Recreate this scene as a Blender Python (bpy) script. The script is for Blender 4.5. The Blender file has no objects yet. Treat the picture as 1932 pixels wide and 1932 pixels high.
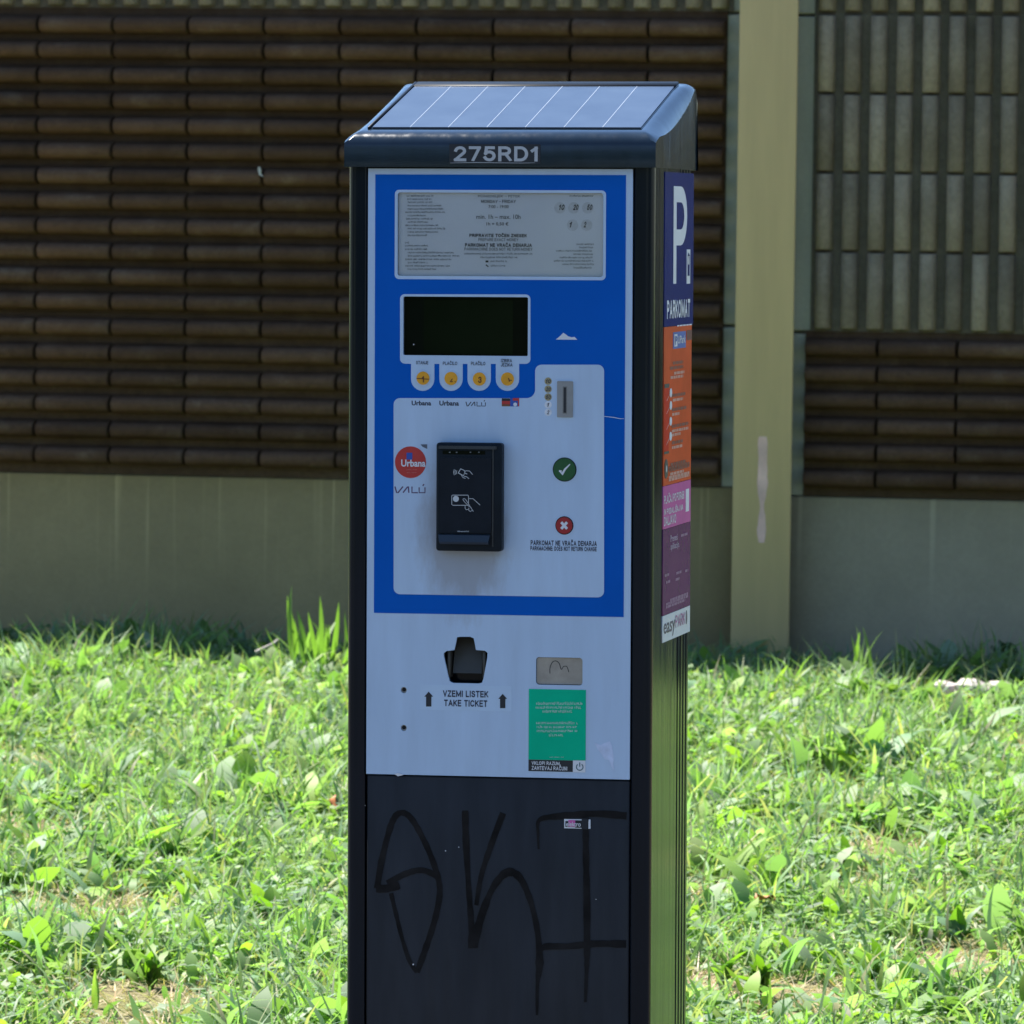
import bpy, bmesh, math, random
import numpy as np
from mathutils import Vector, Matrix, Euler
R = math.radians
random.seed(7)
rng = np.random.default_rng(7)
SC = bpy.context.scene
COL = SC.collection

# ---------------------------------------------------------------- camera, sky, sun, exposure
YAW, PITCH, ROLL = 0.18647817, 0.0499885, 0.01275098
cy_, sy_, cp_, sp_ = math.cos(YAW), math.sin(YAW), math.cos(PITCH), math.sin(PITCH)
FW = Vector((-sy_ * cp_, cy_ * cp_, -sp_)); RT = Vector((cy_, sy_, 0)); UP = RT.cross(FW)
R2 = math.cos(ROLL) * RT + math.sin(ROLL) * UP
U2 = -math.sin(ROLL) * RT + math.cos(ROLL) * UP
cam_d = bpy.data.cameras.new('camera')
cam = bpy.data.objects.new('camera', cam_d); COL.objects.link(cam)
M = Matrix((R2, U2, -FW)).transposed().to_4x4(); M.translation = (1.475964, -7.771242, 1.55)
cam.matrix_world = M
cam_d.sensor_width = 36; cam_d.lens = 36 * 11000 / 1932
cam_d.clip_start = 0.1; cam_d.clip_end = 2000
cam_d.dof.use_dof = True; cam_d.dof.focus_distance = 8.1; cam_d.dof.aperture_fstop = 27
SC.camera = cam

SUN_EL, SUN_AZ = R(60), R(-58)          # azimuth from +Y towards +X: sun stands behind the wall, to the left
wd = bpy.data.worlds.new('World'); SC.world = wd; wd.use_nodes = True
wn = wd.node_tree; wn.nodes.clear()
sky = wn.nodes.new('ShaderNodeTexSky'); sky.sky_type = 'NISHITA'; sky.sun_disc = False
sky.sun_elevation = SUN_EL; sky.sun_rotation = SUN_AZ; sky.altitude = 300; sky.air_density = 1.0; sky.dust_density = 0.3; sky.ozone_density = 6.0
bg = wn.nodes.new('ShaderNodeBackground'); bg.inputs[1].default_value = 0.070
wo = wn.nodes.new('ShaderNodeOutputWorld')
wn.links.new(sky.outputs[0], bg.inputs[0]); wn.links.new(bg.outputs[0], wo.inputs[0])
sd = bpy.data.lights.new('sun', 'SUN'); sd.energy = 5.0; sd.angle = R(0.53); sd.color = (1.0, 0.955, 0.88)
sun = bpy.data.objects.new('sun', sd); COL.objects.link(sun)
sdir = Vector((math.sin(SUN_AZ) * math.cos(SUN_EL), math.cos(SUN_AZ) * math.cos(SUN_EL), math.sin(SUN_EL)))
sun.rotation_euler = sdir.to_track_quat('Z', 'Y').to_euler()
SC.view_settings.view_transform = 'Standard'; SC.view_settings.look = 'None'
SC.view_settings.gamma = 1; SC.view_settings.exposure = 1.6
SC.view_settings.use_curve_mapping = False
SC.render.engine = 'CYCLES'
SC.cycles.max_bounces = 8

# ---------------------------------------------------------------- materials
def new_mat(name):
    m = bpy.data.materials.new(name); m.use_nodes = True
    nt = m.node_tree; b = nt.nodes['Principled BSDF']
    return m, nt, b
def N(nt, t, **kw):
    n = nt.nodes.new(t)
    for k, v in kw.items(): setattr(n, k, v)
    return n
def coords(nt, scale=(1, 1, 1), kind='Object'):
    tc = N(nt, 'ShaderNodeTexCoord'); mp = N(nt, 'ShaderNodeMapping'); mp.inputs['Scale'].default_value = scale
    nt.links.new(tc.outputs[kind], mp.inputs[0]); return mp.outputs[0]
def noise(nt, vec, scale, detail=5, rough=.6):
    n = N(nt, 'ShaderNodeTexNoise'); n.inputs['Scale'].default_value = scale; n.inputs['Detail'].default_value = detail
    n.inputs['Roughness'].default_value = rough
    if vec is not None: nt.links.new(vec, n.inputs['Vector'])
    return n.outputs['Fac']
def ramp(nt, fac, stops):
    r = N(nt, 'ShaderNodeValToRGB'); e = r.color_ramp.elements
    while len(e) < len(stops): e.new(.5)
    for i, (p, c) in enumerate(stops):
        e[i].position = p; e[i].color = tuple(c) + (1,) if len(c) == 3 else c
    nt.links.new(fac, r.inputs[0]); return r.outputs[0]
def mixc(nt, fac, a, b, mode='MIX'):
    m = N(nt, 'ShaderNodeMix', data_type='RGBA', blend_type=mode)
    for s, v in ((0, fac), (6, a), (7, b)):
        if hasattr(v, 'default_value') or hasattr(v, 'is_output'): nt.links.new(v, m.inputs[s])
        else: m.inputs[s].default_value = v if s == 0 else (tuple(v) + (1,))
    return m.outputs[2]
def bump(nt, b, h, strength, dist):
    bp = N(nt, 'ShaderNodeBump'); bp.inputs['Strength'].default_value = strength; bp.inputs['Distance'].default_value = dist
    nt.links.new(h, bp.inputs['Height']); nt.links.new(bp.outputs[0], b.inputs['Normal'])
def mul(c, k): return tuple(min(1, v * k) for v in c)
def flat(name, col, rough=.5, spec=.5, var=.12, scale=30, metallic=0, coat=0):
    m, nt, b = new_mat(name)
    f = noise(nt, coords(nt), scale)
    nt.links.new(ramp(nt, f, [(.3, mul(col, 1 - var)), (.7, mul(col, 1 + var))]), b.inputs['Base Color'])
    b.inputs['Roughness'].default_value = rough; b.inputs['Specular IOR Level'].default_value = spec
    if spec < .3: b.inputs['IOR'].default_value = 1.28
    b.inputs['Metallic'].default_value = metallic; b.inputs['Coat Weight'].default_value = coat
    return m

def navy_paint(name, col=(.0075, .0135, .021), rough=.34, coat=0, spec=.2):
    m, nt, b = new_mat(name)
    v = coords(nt); f = noise(nt, coords(nt, (9, 9, 1.6)), 3, 6); g = noise(nt, v, 60, 4)
    c = ramp(nt, f, [(.35, mul(col, .8)), (.7, mul(col, 1.35))])
    sp = ramp(nt, noise(nt, v, 170, 2), [(.71, (0, 0, 0)), (.76, (1, 1, 1))])
    c = mixc(nt, .12, c, mul(col, 2.5))
    nt.links.new(c, b.inputs['Base Color'])
    g = noise(nt, coords(nt, (70, 70, 1.6)), 1.0, 4); bump(nt, b, g, .07, .002)
    nt.links.new(ramp(nt, g, [(.35, (rough - .05,) * 3), (.68, (rough + .12,) * 3)]), b.inputs['Roughness'])
    b.inputs['IOR'].default_value = 1.28; b.inputs['Specular IOR Level'].default_value = .5 if spec < .3 else spec; b.inputs['Coat IOR'].default_value = 1.6; b.inputs['Coat Weight'].default_value = coat; b.inputs['Coat Roughness'].default_value = .13
    return m
navy = navy_paint('navy_paint', (.003, .0062, .0115), .13, 0, .15)
door_paint = navy_paint('door_paint', (.020, .0225, .0285), .42, 0, .2)
black_pl = flat('black_plastic', (.008, .011, .016), .38, .2, var=.2)
dark_gap = flat('dark_seam', (.006, .007, .008), .7)

def plate_mat():
    m, nt, b = new_mat('white_plate')
    base = (.49, .63, .81)
    v = coords(nt); f = noise(nt, coords(nt, (14, 14, 2.2)), 2.2, 6)
    c = ramp(nt, f, [(.3, mul(base, .91)), (.7, mul(base, 1.03))])
    # hand grime and brown drips round the card reader (machine coordinates)
    tc = N(nt, 'ShaderNodeTexCoord'); mp = N(nt, 'ShaderNodeMapping')
    mp.inputs['Location'].default_value = (.0465 / .062, 0, -1.085 / .16); mp.inputs['Scale'].default_value = (1 / .062, 0, 1 / .105)
    mp.inputs['Location'].default_value = (.046 / .062, 0, -1.118 / .105)
    nt.links.new(tc.outputs['Object'], mp.inputs[0])
    ln = N(nt, 'ShaderNodeVectorMath', operation='LENGTH'); nt.links.new(mp.outputs[0], ln.inputs[0])
    n2 = noise(nt, coords(nt, (1, 1, .35)), 34, 6, .7)
    ad = N(nt, 'ShaderNodeMath', operation='MULTIPLY_ADD'); nt.links.new(n2, ad.inputs[0]); ad.inputs[1].default_value = -1.1
    nt.links.new(ln.outputs['Value'], ad.inputs[2])
    mask = ramp(nt, ad.outputs[0], [(.1, (.62,) * 3), (.62, (0, 0, 0))])
    c = mixc(nt, mask, c, (.27, .25, .25))
    nt.links.new(c, b.inputs['Base Color'])
    b.inputs['Roughness'].default_value = .38
    return m
white_plate = plate_mat()
white_print = white_plate
blue_print = flat('blue_print', (.003, .108, .49), .4, .15, var=.05, scale=9)
navy_ink = flat('navy_ink', (.012, .016, .045), .5)
grey_ink = flat('grey_ink', (.10, .115, .155), .5)
purple_ink = flat('purple_ink', (.10, .05, .13), .5)
white_ink = flat('white_ink', (.72, .74, .78), .45, var=.04)
pale_ink = flat('pale_ink', (.42, .62, .54), .5)
silver_ink = flat('silver_ink', (.46, .48, .50), .4, var=.05)
yellow_btn = flat('yellow_button', (.80, .36, .015), .35, var=.12, scale=60)
green_btn = flat('green_button', (.003, .085, .022), .35)
red_btn = flat('red_button', (.35, .012, .02), .35)
orange_red = flat('red_disc', (.50, .032, .028), .45)
screen_glass = flat('screen_glass', (.003, .005, .0035), .12, .2, var=.3, scale=8)
card_paper = flat('tariff_card', (.86, .90, .97), .6, var=.05, scale=5)
grey_metal = flat('grey_metal', (.30, .305, .31), .4, metallic=.3)
steel = flat('brushed_steel', (.36, .335, .30), .42, metallic=.45, var=.15, scale=50)
olive_pl = flat('ticket_tray_plastic', (.035, .033, .026), .45)
green_st = flat('green_sticker', (.001, .50, .27), .42, .2, var=.08, scale=12)
ink_dark = flat('black_print', (.012, .015, .022), .5)
graffiti_m = flat('marker_ink', (.0165, .0156, .0158), .62, .1, var=.5, scale=20)
pink_st = flat('pink_print', (.68, .15, .42), .22, .2, var=.06)
purple_st = flat('purple_print', (.17, .03, .14), .22, .2, var=.08)
orange_st = flat('orange_print', (.80, .12, .04), .22, .2, var=.14, scale=14)
redor_st = flat('red_print', (.72, .05, .03), .22, .2)
sign_blue = flat('sign_blue', (.008, .020, .18), .2, .1, var=.12, scale=16)
app_blue = flat('app_blue', (.02, .085, .42), .45)
gold_m = flat('gold_print', (.65, .36, .02), .5)
coin_m = flat('coin_print', (.72, .75, .80), .45, var=.12, scale=160)

def pane_mat():
    m = bpy.data.materials.new('clear_pane'); m.use_nodes = True; nt = m.node_tree; nt.nodes.clear()
    o = N(nt, 'ShaderNodeOutputMaterial'); mx = N(nt, 'ShaderNodeMixShader'); t = N(nt, 'ShaderNodeBsdfTransparent')
    t.inputs[0].default_value = (.98, .985, .99, 1); g = N(nt, 'ShaderNodeBsdfGlossy'); g.inputs['Roughness'].default_value = .09
    fr = N(nt, 'ShaderNodeFresnel'); fr.inputs[0].default_value = 1.45
    nt.links.new(fr.outputs[0], mx.inputs[0]); nt.links.new(t.outputs[0], mx.inputs[1]); nt.links.new(g.outputs[0], mx.inputs[2])
    nt.links.new(mx.outputs[0], o.inputs[0]); return m
pane_m = pane_mat()
def cell_mat():
    m, nt, b = new_mat('solar_cell'); v = coords(nt)
    f = noise(nt, v, 12, 4)
    nt.links.new(ramp(nt, f, [(.3, (.030, .048, .085)), (.7, (.045, .068, .11))]), b.inputs['Base Color'])
    b.inputs['Roughness'].default_value = .28; b.inputs['Specular IOR Level'].default_value = .4
    return m
cell_m = cell_mat()

def concrete(name, col, streak=.0):
    m, nt, b = new_mat(name); v = coords(nt)
    f = noise(nt, v, 2.3, 7, .65); g = noise(nt, v, 70, 4)
    c = ramp(nt, f, [(.3, mul(col, .84)), (.72, mul(col, 1.14))])
    c = mixc(nt, ramp(nt, g, [(.35, (0, 0, 0)), (.75, (.35,) * 3)]), c, mul(col, .72))
    if streak:
        s = noise(nt, coords(nt, (9, 0, .22)), 1.25, 2, .4)
        s2 = noise(nt, coords(nt, (38, 0, .5)), 1.0, 2, .5)
        mm = N(nt, 'ShaderNodeMath', operation='MULTIPLY')
        nt.links.new(ramp(nt, s, [(.46, (0, 0, 0)), (.54, (1, 1, 1))]), mm.inputs[0])
        nt.links.new(ramp(nt, s2, [(.56, (0, 0, 0)), (.64, (streak,) * 3)]), mm.inputs[1])
        sx_ = N(nt, 'ShaderNodeSeparateXYZ'); nt.links.new(v, sx_.inputs[0])
        mz = N(nt, 'ShaderNodeMapRange'); mz.inputs['From Min'].default_value = .34; mz.inputs['From Max'].default_value = .66; nt.links.new(sx_.outputs['Z'], mz.inputs[0])
        m2 = N(nt, 'ShaderNodeMath', operation='MULTIPLY'); nt.links.new(mm.outputs[0], m2.inputs[0]); nt.links.new(mz.outputs[0], m2.inputs[1])
        c = mixc(nt, m2.outputs[0], c, mul(col, 1.9))
    nt.links.new(c, b.inputs['Base Color']); b.inputs['Roughness'].default_value = .85; b.inputs['Specular IOR Level'].default_value = .25
    bump(nt, b, g, .35, .004)
    return m
plinth_m = concrete('plinth_concrete', (.345, .265, .125), .55)
plinth_b = concrete('grey_plinth_concrete', (.37, .315, .205), .3)
frame_m = concrete('panel_edge_concrete', (.44, .44, .36))
def rib_mat(name, a, bcol, c3):
    m, nt, b = new_mat(name)
    oi = N(nt, 'ShaderNodeObjectInfo'); v = coords(nt)
    ad = N(nt, 'ShaderNodeVectorMath', operation='ADD'); nt.links.new(v, ad.inputs[0])
    sc = N(nt, 'ShaderNodeVectorMath', operation='SCALE'); nt.links.new(oi.outputs['Location'], sc.inputs[0]); sc.inputs['Scale'].default_value = 1.0
    nt.links.new(sc.outputs[0], ad.inputs[1])
    f = noise(nt, ad.outputs[0], 9, 6, .7); g = noise(nt, ad.outputs[0], 60, 4, .7); w = noise(nt, ad.outputs[0], 1.1, 3)
    c = ramp(nt, f, [(.3, a), (.55, bcol), (.8, c3)])
    c = mixc(nt, ramp(nt, g, [(.42, (0, 0, 0)), (.8, (.55,) * 3)]), c, mul(a, .5))
    c = mixc(nt, ramp(nt, w, [(.4, (0, 0, 0)), (.7, (.35,) * 3)]), c, mul(bcol, .62))
    hv = N(nt, 'ShaderNodeHueSaturation'); nt.links.new(c, hv.inputs['Color'])
    mr = N(nt, 'ShaderNodeMapRange'); mr.inputs['To Min'].default_value = .74; mr.inputs['To Max'].default_value = 1.26
    nt.links.new(oi.outputs['Random'], mr.inputs[0]); nt.links.new(mr.outputs[0], hv.inputs['Value'])
    nt.links.new(hv.outputs[0], b.inputs['Base Color'])
    b.inputs['Roughness'].default_value = .92; b.inputs['Specular IOR Level'].default_value = .12
    bump(nt, b, g, .6, .006)
    return m
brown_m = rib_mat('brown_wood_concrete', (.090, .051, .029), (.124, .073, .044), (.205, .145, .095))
brown_shaded = rib_mat('brown_wood_concrete_shaded', (.075, .047, .030), (.10, .064, .041), (.135, .095, .062))  # same brown, darkened in the colour for the shade between ribs
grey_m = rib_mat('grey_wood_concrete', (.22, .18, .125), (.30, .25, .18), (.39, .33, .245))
grey_shaded = rib_mat('grey_wood_concrete_shaded', (.115, .10, .075), (.15, .13, .10), (.19, .17, .13))  # darker copy of the rib grey, groove shade put into the colour
def post_mat():
    m, nt, b = new_mat('olive_paint'); col = (.58, .425, .195)
    f = noise(nt, coords(nt, (6, 6, .5)), 3, 5); c = ramp(nt, f, [(.3, mul(col, .93)), (.7, mul(col, 1.06))])
    nt.links.new(c, b.inputs['Base Color']); b.inputs['Roughness'].default_value = .5
    bump(nt, b, noise(nt, coords(nt), 5, 2), .1, .01); return m
olive = post_mat()
smear_m = flat('pale_smear', (.84, .54, .43), .7, var=.2, scale=12)

def leaf_mat(name, transl=.45, rough=.33, spec=.5):
    m = bpy.data.materials.new(name); m.use_nodes = True; nt = m.node_tree; b = nt.nodes['Principled BSDF']; o = nt.nodes['Material Output']
    at = N(nt, 'ShaderNodeAttribute'); at.attribute_name = 'tint'
    nt.links.new(at.outputs['Color'], b.inputs['Base Color']); b.inputs['Roughness'].default_value = rough; b.inputs['Specular IOR Level'].default_value = spec
    tr = N(nt, 'ShaderNodeBsdfTranslucent')
    c = mixc(nt, 1.0, at.outputs['Color'], (1.5, 1.85, .62), 'MULTIPLY'); nt.links.new(c, tr.inputs[0])
    mx = N(nt, 'ShaderNodeMixShader'); mx.inputs[0].default_value = transl
    nt.links.new(b.outputs[0], mx.inputs[1]); nt.links.new(tr.outputs[0], mx.inputs[2]); nt.links.new(mx.outputs[0], o.inputs[0]); return m
leaf_m = leaf_mat('leaf', .42, .55, .4); blade_m = leaf_mat('grass_blade', .4, .55, .4); straw_m = leaf_mat('dry_straw', .2, .6, .3)
def soil_mat():
    m, nt, b = new_mat('soil'); v = coords(nt)
    f = noise(nt, v, 3, 6, .7); g = noise(nt, v, 60, 5, .8)
    c = ramp(nt, f, [(.3, (.22, .16, .10)), (.5, (.36, .27, .18)), (.72, (.46, .36, .25))])
    c = mixc(nt, ramp(nt, g, [(.4, (0, 0, 0)), (.7, (.6,) * 3)]), c, (.16, .14, .075))
    gr = ramp(nt, noise(nt, v, .9, 5, .6), [(.46, (0, 0, 0)), (.6, (.6,) * 3)])
    c = mixc(nt, gr, c, (.15, .19, .06))
    ln = N(nt, 'ShaderNodeVectorMath', operation='LENGTH'); nt.links.new(v, ln.inputs[0])          # beyond the sown strip the field is plain meadow
    mr = N(nt, 'ShaderNodeMapRange'); mr.inputs['From Min'].default_value = 10.5; mr.inputs['From Max'].default_value = 13; nt.links.new(ln.outputs['Value'], mr.inputs[0])
    c = mixc(nt, mr.outputs[0], c, (.11, .16, .05))
    nt.links.new(c, b.inputs['Base Color']); b.inputs['Roughness'].default_value = .95; b.inputs['Specular IOR Level'].default_value = .1
    bump(nt, b, g, .8, .02); return m
soil = soil_mat()
stone_m = flat('pale_stone', (.42, .37, .35), .8, var=.2, scale=25)
dry_leaf_m = flat('dry_leaf', (.34, .12, .035), .6, var=.25, scale=40)

# ---------------------------------------------------------------- mesh helpers
def link(name, me, mat, parent=None, loc=None):
    o = bpy.data.objects.new(name, me); COL.objects.link(o)
    if mat is not None and len(me.materials) == 0: me.materials.append(mat)
    if parent is not None: o.parent = parent
    if loc is not None: o.location = loc
    return o
def from_lists(name, vs, fs, mat, parent=None, loc=None, smooth=False):
    me = bpy.data.meshes.new(name); me.from_pydata([tuple(v) for v in vs], [], fs); me.update()
    bm = bmesh.new(); bm.from_mesh(me); bmesh.ops.recalc_face_normals(bm, faces=bm.faces)
    bm.to_mesh(me); bm.free()
    if smooth:
        me.polygons.foreach_set('use_smooth', [True] * len(me.polygons))
        me.set_sharp_from_angle(angle=R(40))
    return link(name, me, mat, parent, loc)
def bm_box(bm, x0, x1, y0, y1, z0, z1, bev=0, seg=2):
    r = bmesh.ops.create_cube(bm, size=1); vs = r['verts']
    for v in vs: v.co = Vector((x0 + (v.co.x + .5) * (x1 - x0), y0 + (v.co.y + .5) * (y1 - y0), z0 + (v.co.z + .5) * (z1 - z0)))
    if bev:
        es = list({e for v in vs for e in v.link_edges})
        bmesh.ops.bevel(bm, geom=es, offset=bev, segments=seg, affect='EDGES', profile=.5)
def box(name, x0, x1, y0, y1, z0, z1, mat, parent=None, bev=0, seg=2, loc=None):
    bm = bmesh.new(); bm_box(bm, x0, x1, y0, y1, z0, z1, bev, seg)
    me = bpy.data.meshes.new(name); bm.to_mesh(me); bm.free()
    if bev:
        me.polygons.foreach_set('use_smooth', [True] * len(me.polygons)); me.set_sharp_from_angle(angle=R(50))
    return link(name, me, mat, parent, loc)
def fast_mesh(name, V, T, tint, mat):
    me = bpy.data.meshes.new(name)
    me.vertices.add(len(V)); me.vertices.foreach_set('co', V.astype(np.float32).ravel())
    me.loops.add(T.size); me.loops.foreach_set('vertex_index', T.astype(np.int32).ravel())
    me.polygons.add(len(T)); me.polygons.foreach_set('loop_start', np.arange(0, T.size, 3, dtype=np.int32))
    me.polygons.foreach_set('use_smooth', np.ones(len(T), bool))
    me.update(calc_edges=True)
    if tint is not None:
        a = me.attributes.new('tint', 'FLOAT_COLOR', 'POINT')
        a.data.foreach_set('color', np.concatenate([tint, np.ones((len(tint), 1))], 1).astype(np.float32).ravel())
    me.materials.append(mat); me.validate()
    return me
def tag(o, label, cat, group=None, kind=None):
    if label: o['label'] = label
    if cat: o['category'] = cat
    if group: o['group'] = group
    if kind: o['kind'] = kind
    return o
def empty(name, loc=(0, 0, 0), rot=(0, 0, 0)):
    o = bpy.data.objects.new(name, None); COL.objects.link(o); o.location = loc; o.rotation_euler = rot; o.empty_display_size = .1; return o

# ---------------------------------------------------------------- image-pixel maps of the machine's faces
# each sheet is the homography of one flat face: it turns image pixels into metres on that face (across, up)
PIXEL_MAPS = {
 'front': (.00074217259, 3.2545497e-06, -.70039729, 3.0104245e-05, -.00073480176, 1.8495253, 1.7447321e-05, -4.3834865e-06),
 'cap': (.00074106667, 3.2394461e-06, -.69701666, 3.0099183e-05, -.00073367752, 1.8490436, 1.7447321e-05, -4.3834865e-06),
 'side': (.0026212842, 1.4858933e-05, -3.2404557, -.00050107982, -.00043134372, 1.7194461, -.00032713356, -4.4676994e-06)}
BASE = {'front': 0.0, 'cap': .012, 'side': .2125}
def P(x, y, pixel_map='front'):
    h = PIXEL_MAPS[pixel_map]; w = h[6] * x + h[7] * y + 1
    return Vector(((h[0] * x + h[1] * y + h[2]) / w, (h[3] * x + h[4] * y + h[5]) / w))
def place(pixel_map, a, b, off):
    return (BASE[pixel_map] + off, a, b) if pixel_map == 'side' else (a, -(BASE[pixel_map] + off), b)
def rect(x0, y0, x1, y1, pixel_map='front'):      # centre and size on the face
    xm, ym = (x0 + x1) / 2, (y0 + y1) / 2
    w = (P(x1, ym, pixel_map) - P(x0, ym, pixel_map)).x; h = (P(xm, y0, pixel_map) - P(xm, y1, pixel_map)).y
    return P(xm, ym, pixel_map), w, h
def rr(x0, y0, x1, y1, r=0, pixel_map='front', n=5):
    c, w, h = rect(x0, y0, x1, y1, pixel_map); rad = r * .00074
    if r == 0: return [c + Vector((sx * w / 2, sy * h / 2)) for sx, sy in ((-1, -1), (1, -1), (1, 1), (-1, 1))]
    out = []
    for sx, sy, a0 in ((1, -1, -90), (1, 1, 0), (-1, 1, 90), (-1, -1, 180)):
        for i in range(n + 1):
            a = R(a0 + 90 * i / n); out.append(c + Vector((sx * (w / 2 - rad) + rad * math.cos(a), sy * (h / 2 - rad) + rad * math.sin(a))))
    return out
def disc(x, y, r, pixel_map='front', n=28):
    c = P(x, y, pixel_map); s = r * .00074
    return [c + Vector((s * math.cos(2 * math.pi * i / n), s * math.sin(2 * math.pi * i / n))) for i in range(n)]
def pts(l, pixel_map='front'): return [P(x, y, pixel_map) for x, y in l]
def sheet_mesh(name, loops, off, thick, pixel_map):
    cu = bpy.data.curves.new(name, 'CURVE'); cu.dimensions = '2D'; cu.fill_mode = 'BOTH'; cu.extrude = thick / 2
    for lp in loops:
        s = cu.splines.new('POLY'); s.points.add(len(lp) - 1)
        for i, p in enumerate(lp): s.points[i].co = (p[0], p[1], 0, 1)
        s.use_cyclic_u = True
    ob = bpy.data.objects.new(name, cu); me = bpy.data.meshes.new_from_object(ob)
    for v in me.vertices:
        x, y, z = v.co; v.co = place(pixel_map, x, y, off - thick / 2 + z)
    bpy.data.objects.remove(ob); bpy.data.curves.remove(cu)
    return me
def plate(name, loops, off, thick, mat, parent, pixel_map='front'):
    me = sheet_mesh(name, loops, off, thick, pixel_map); me.name = name; me.materials.clear()
    return link(name, me, mat, parent)
def ARC(cx, cy, rx, ry, a0, a1, n=9): return [(cx + rx * math.cos(R(a0 + (a1 - a0) * i / n)), cy + ry * math.sin(R(a0 + (a1 - a0) * i / n))) for i in range(n + 1)]
GLYPH = {' ': (.22, []), 'A': (.70, [[(0, 0), (.35, 1), (.70, 0)], [(.13, .31), (.57, .31)]]), 'B': (.58, [[(0, .53), (0, 1), (.33, 1)] + ARC(.33, .765, .22, .235, 90, -90) + [(0, .53)], [(0, .53), (0, 0), (.33, 0)] + ARC(.33, .265, .25, .265, -90, 90)]),
 'C': (.66, [ARC(.36, .5, .36, .5, 42, 318, 16)]), 'D': (.64, [[(0, .5), (0, 1), (.28, 1)] + ARC(.28, .5, .36, .5, 90, -90, 12) + [(0, 0), (0, .5)]]), 'E': (.53, [[(.52, 1), (0, 1), (0, 0), (.53, 0)], [(0, .52), (.48, .52)]]), 'F': (.5, [[(.5, 1), (0, 1), (0, 0)], [(0, .52), (.44, .52)]]),
 'G': (.70, [ARC(.36, .5, .36, .5, 45, 350, 16) + [(.70, .48), (.40, .48)]]), 'H': (.58, [[(0, 0), (0, 1)], [(.58, 0), (.58, 1)], [(0, .52), (.58, .52)]]), 'I': (.02, [[(.01, 0), (.01, 1)]]), 'J': (.42, [[(.42, 1), (.42, .25)] + ARC(.21, .23, .21, .23, 0, -180)]),
 'K': (.60, [[(0, 0), (0, 1)], [(.57, 1), (0, .36)], [(.2, .58), (.60, 0)]]), 'L': (.48, [[(0, 1), (0, 0), (.48, 0)]]), 'M': (.84, [[(0, 0), (0, 1)], [(0, 1), (.42, .12), (.84, 1)], [(.84, 1), (.84, 0)]]), 'N': (.57, [[(0, 0), (0, 1), (.57, 0), (.57, 1)]]), 'O': (.74, [ARC(.37, .5, .37, .5, 90, 450, 22)]),
 'P': (.58, [[(0, 0), (0, 1)], [(0, 1), (.32, 1)] + ARC(.32, .735, .26, .265, 90, -90, 12) + [(0, .47)]]), 'R': (.60, [[(0, 0), (0, 1)], [(0, 1), (.32, 1)] + ARC(.32, .745, .25, .255, 90, -90, 12) + [(0, .49)], [(.34, .49), (.60, 0)]]), 'S': (.58, [ARC(.29, .75, .26, .25, 22, 262, 10) + ARC(.29, .26, .29, .26, 82, -160, 10)]),
 'T': (.58, [[(0, 1), (.58, 1)], [(.29, 1), (.29, 0)]]), 'U': (.56, [[(0, 1), (0, .3)] + ARC(.28, .28, .28, .28, 180, 360) + [(.56, 1)]]), 'V': (.64, [[(0, 1), (.32, 0), (.64, 1)]]), 'X': (.6, [[(0, 0), (.6, 1)], [(0, 1), (.6, 0)]]), 'Y': (.62, [[(0, 1), (.31, .45), (.62, 1)], [(.31, .45), (.31, 0)]]), 'Z': (.56, [[(.02, 1), (.55, 1), (0, 0), (.56, 0)]]),
 '0': (.52, [ARC(.26, .5, .26, .5, 90, 450, 20)]), '1': (.30, [[(.0, .76), (.22, .98), (.22, 0)]]), '2': (.54, [ARC(.27, .73, .26, .27, 168, -38, 12) + [(.0, .0), (.54, 0)]]), '3': (.52, [ARC(.25, .76, .23, .24, 160, -75), ARC(.25, .27, .27, .27, 78, -165)]), '4': (.55, [[(.4, 0), (.4, 1), (0, .3), (.55, .3)]]), '5': (.54, [[(.49, 1), (.09, 1)] + ARC(.26, .33, .28, .33, 140, -155, 14)]), '7': (.52, [[(0, 1), (.52, 1), (.17, 0)]]),
 '-': (.25, [[(0, .45), (.25, .45)]]), '.': (.04, [[(0, .02), (.04, .02)]]), ',': (.05, [[(.05, .08), (.0, -.1)]]), ':': (.04, [[(0, .06), (.04, .06)], [(0, .6), (.04, .6)]]), '!': (.03, [[(.01, 1), (.01, .28)], [(.0, .04), (.03, .04)]])}
for a_, b_ in (('Č', 'C'), ('Ž', 'Z'), ('Š', 'S')):
    w_, l_ = GLYPH[b_]; GLYPH[a_] = (w_, l_ + [[(w_ / 2 - .17, 1.30), (w_ / 2, 1.16), (w_ / 2 + .17, 1.30)]])
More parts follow.
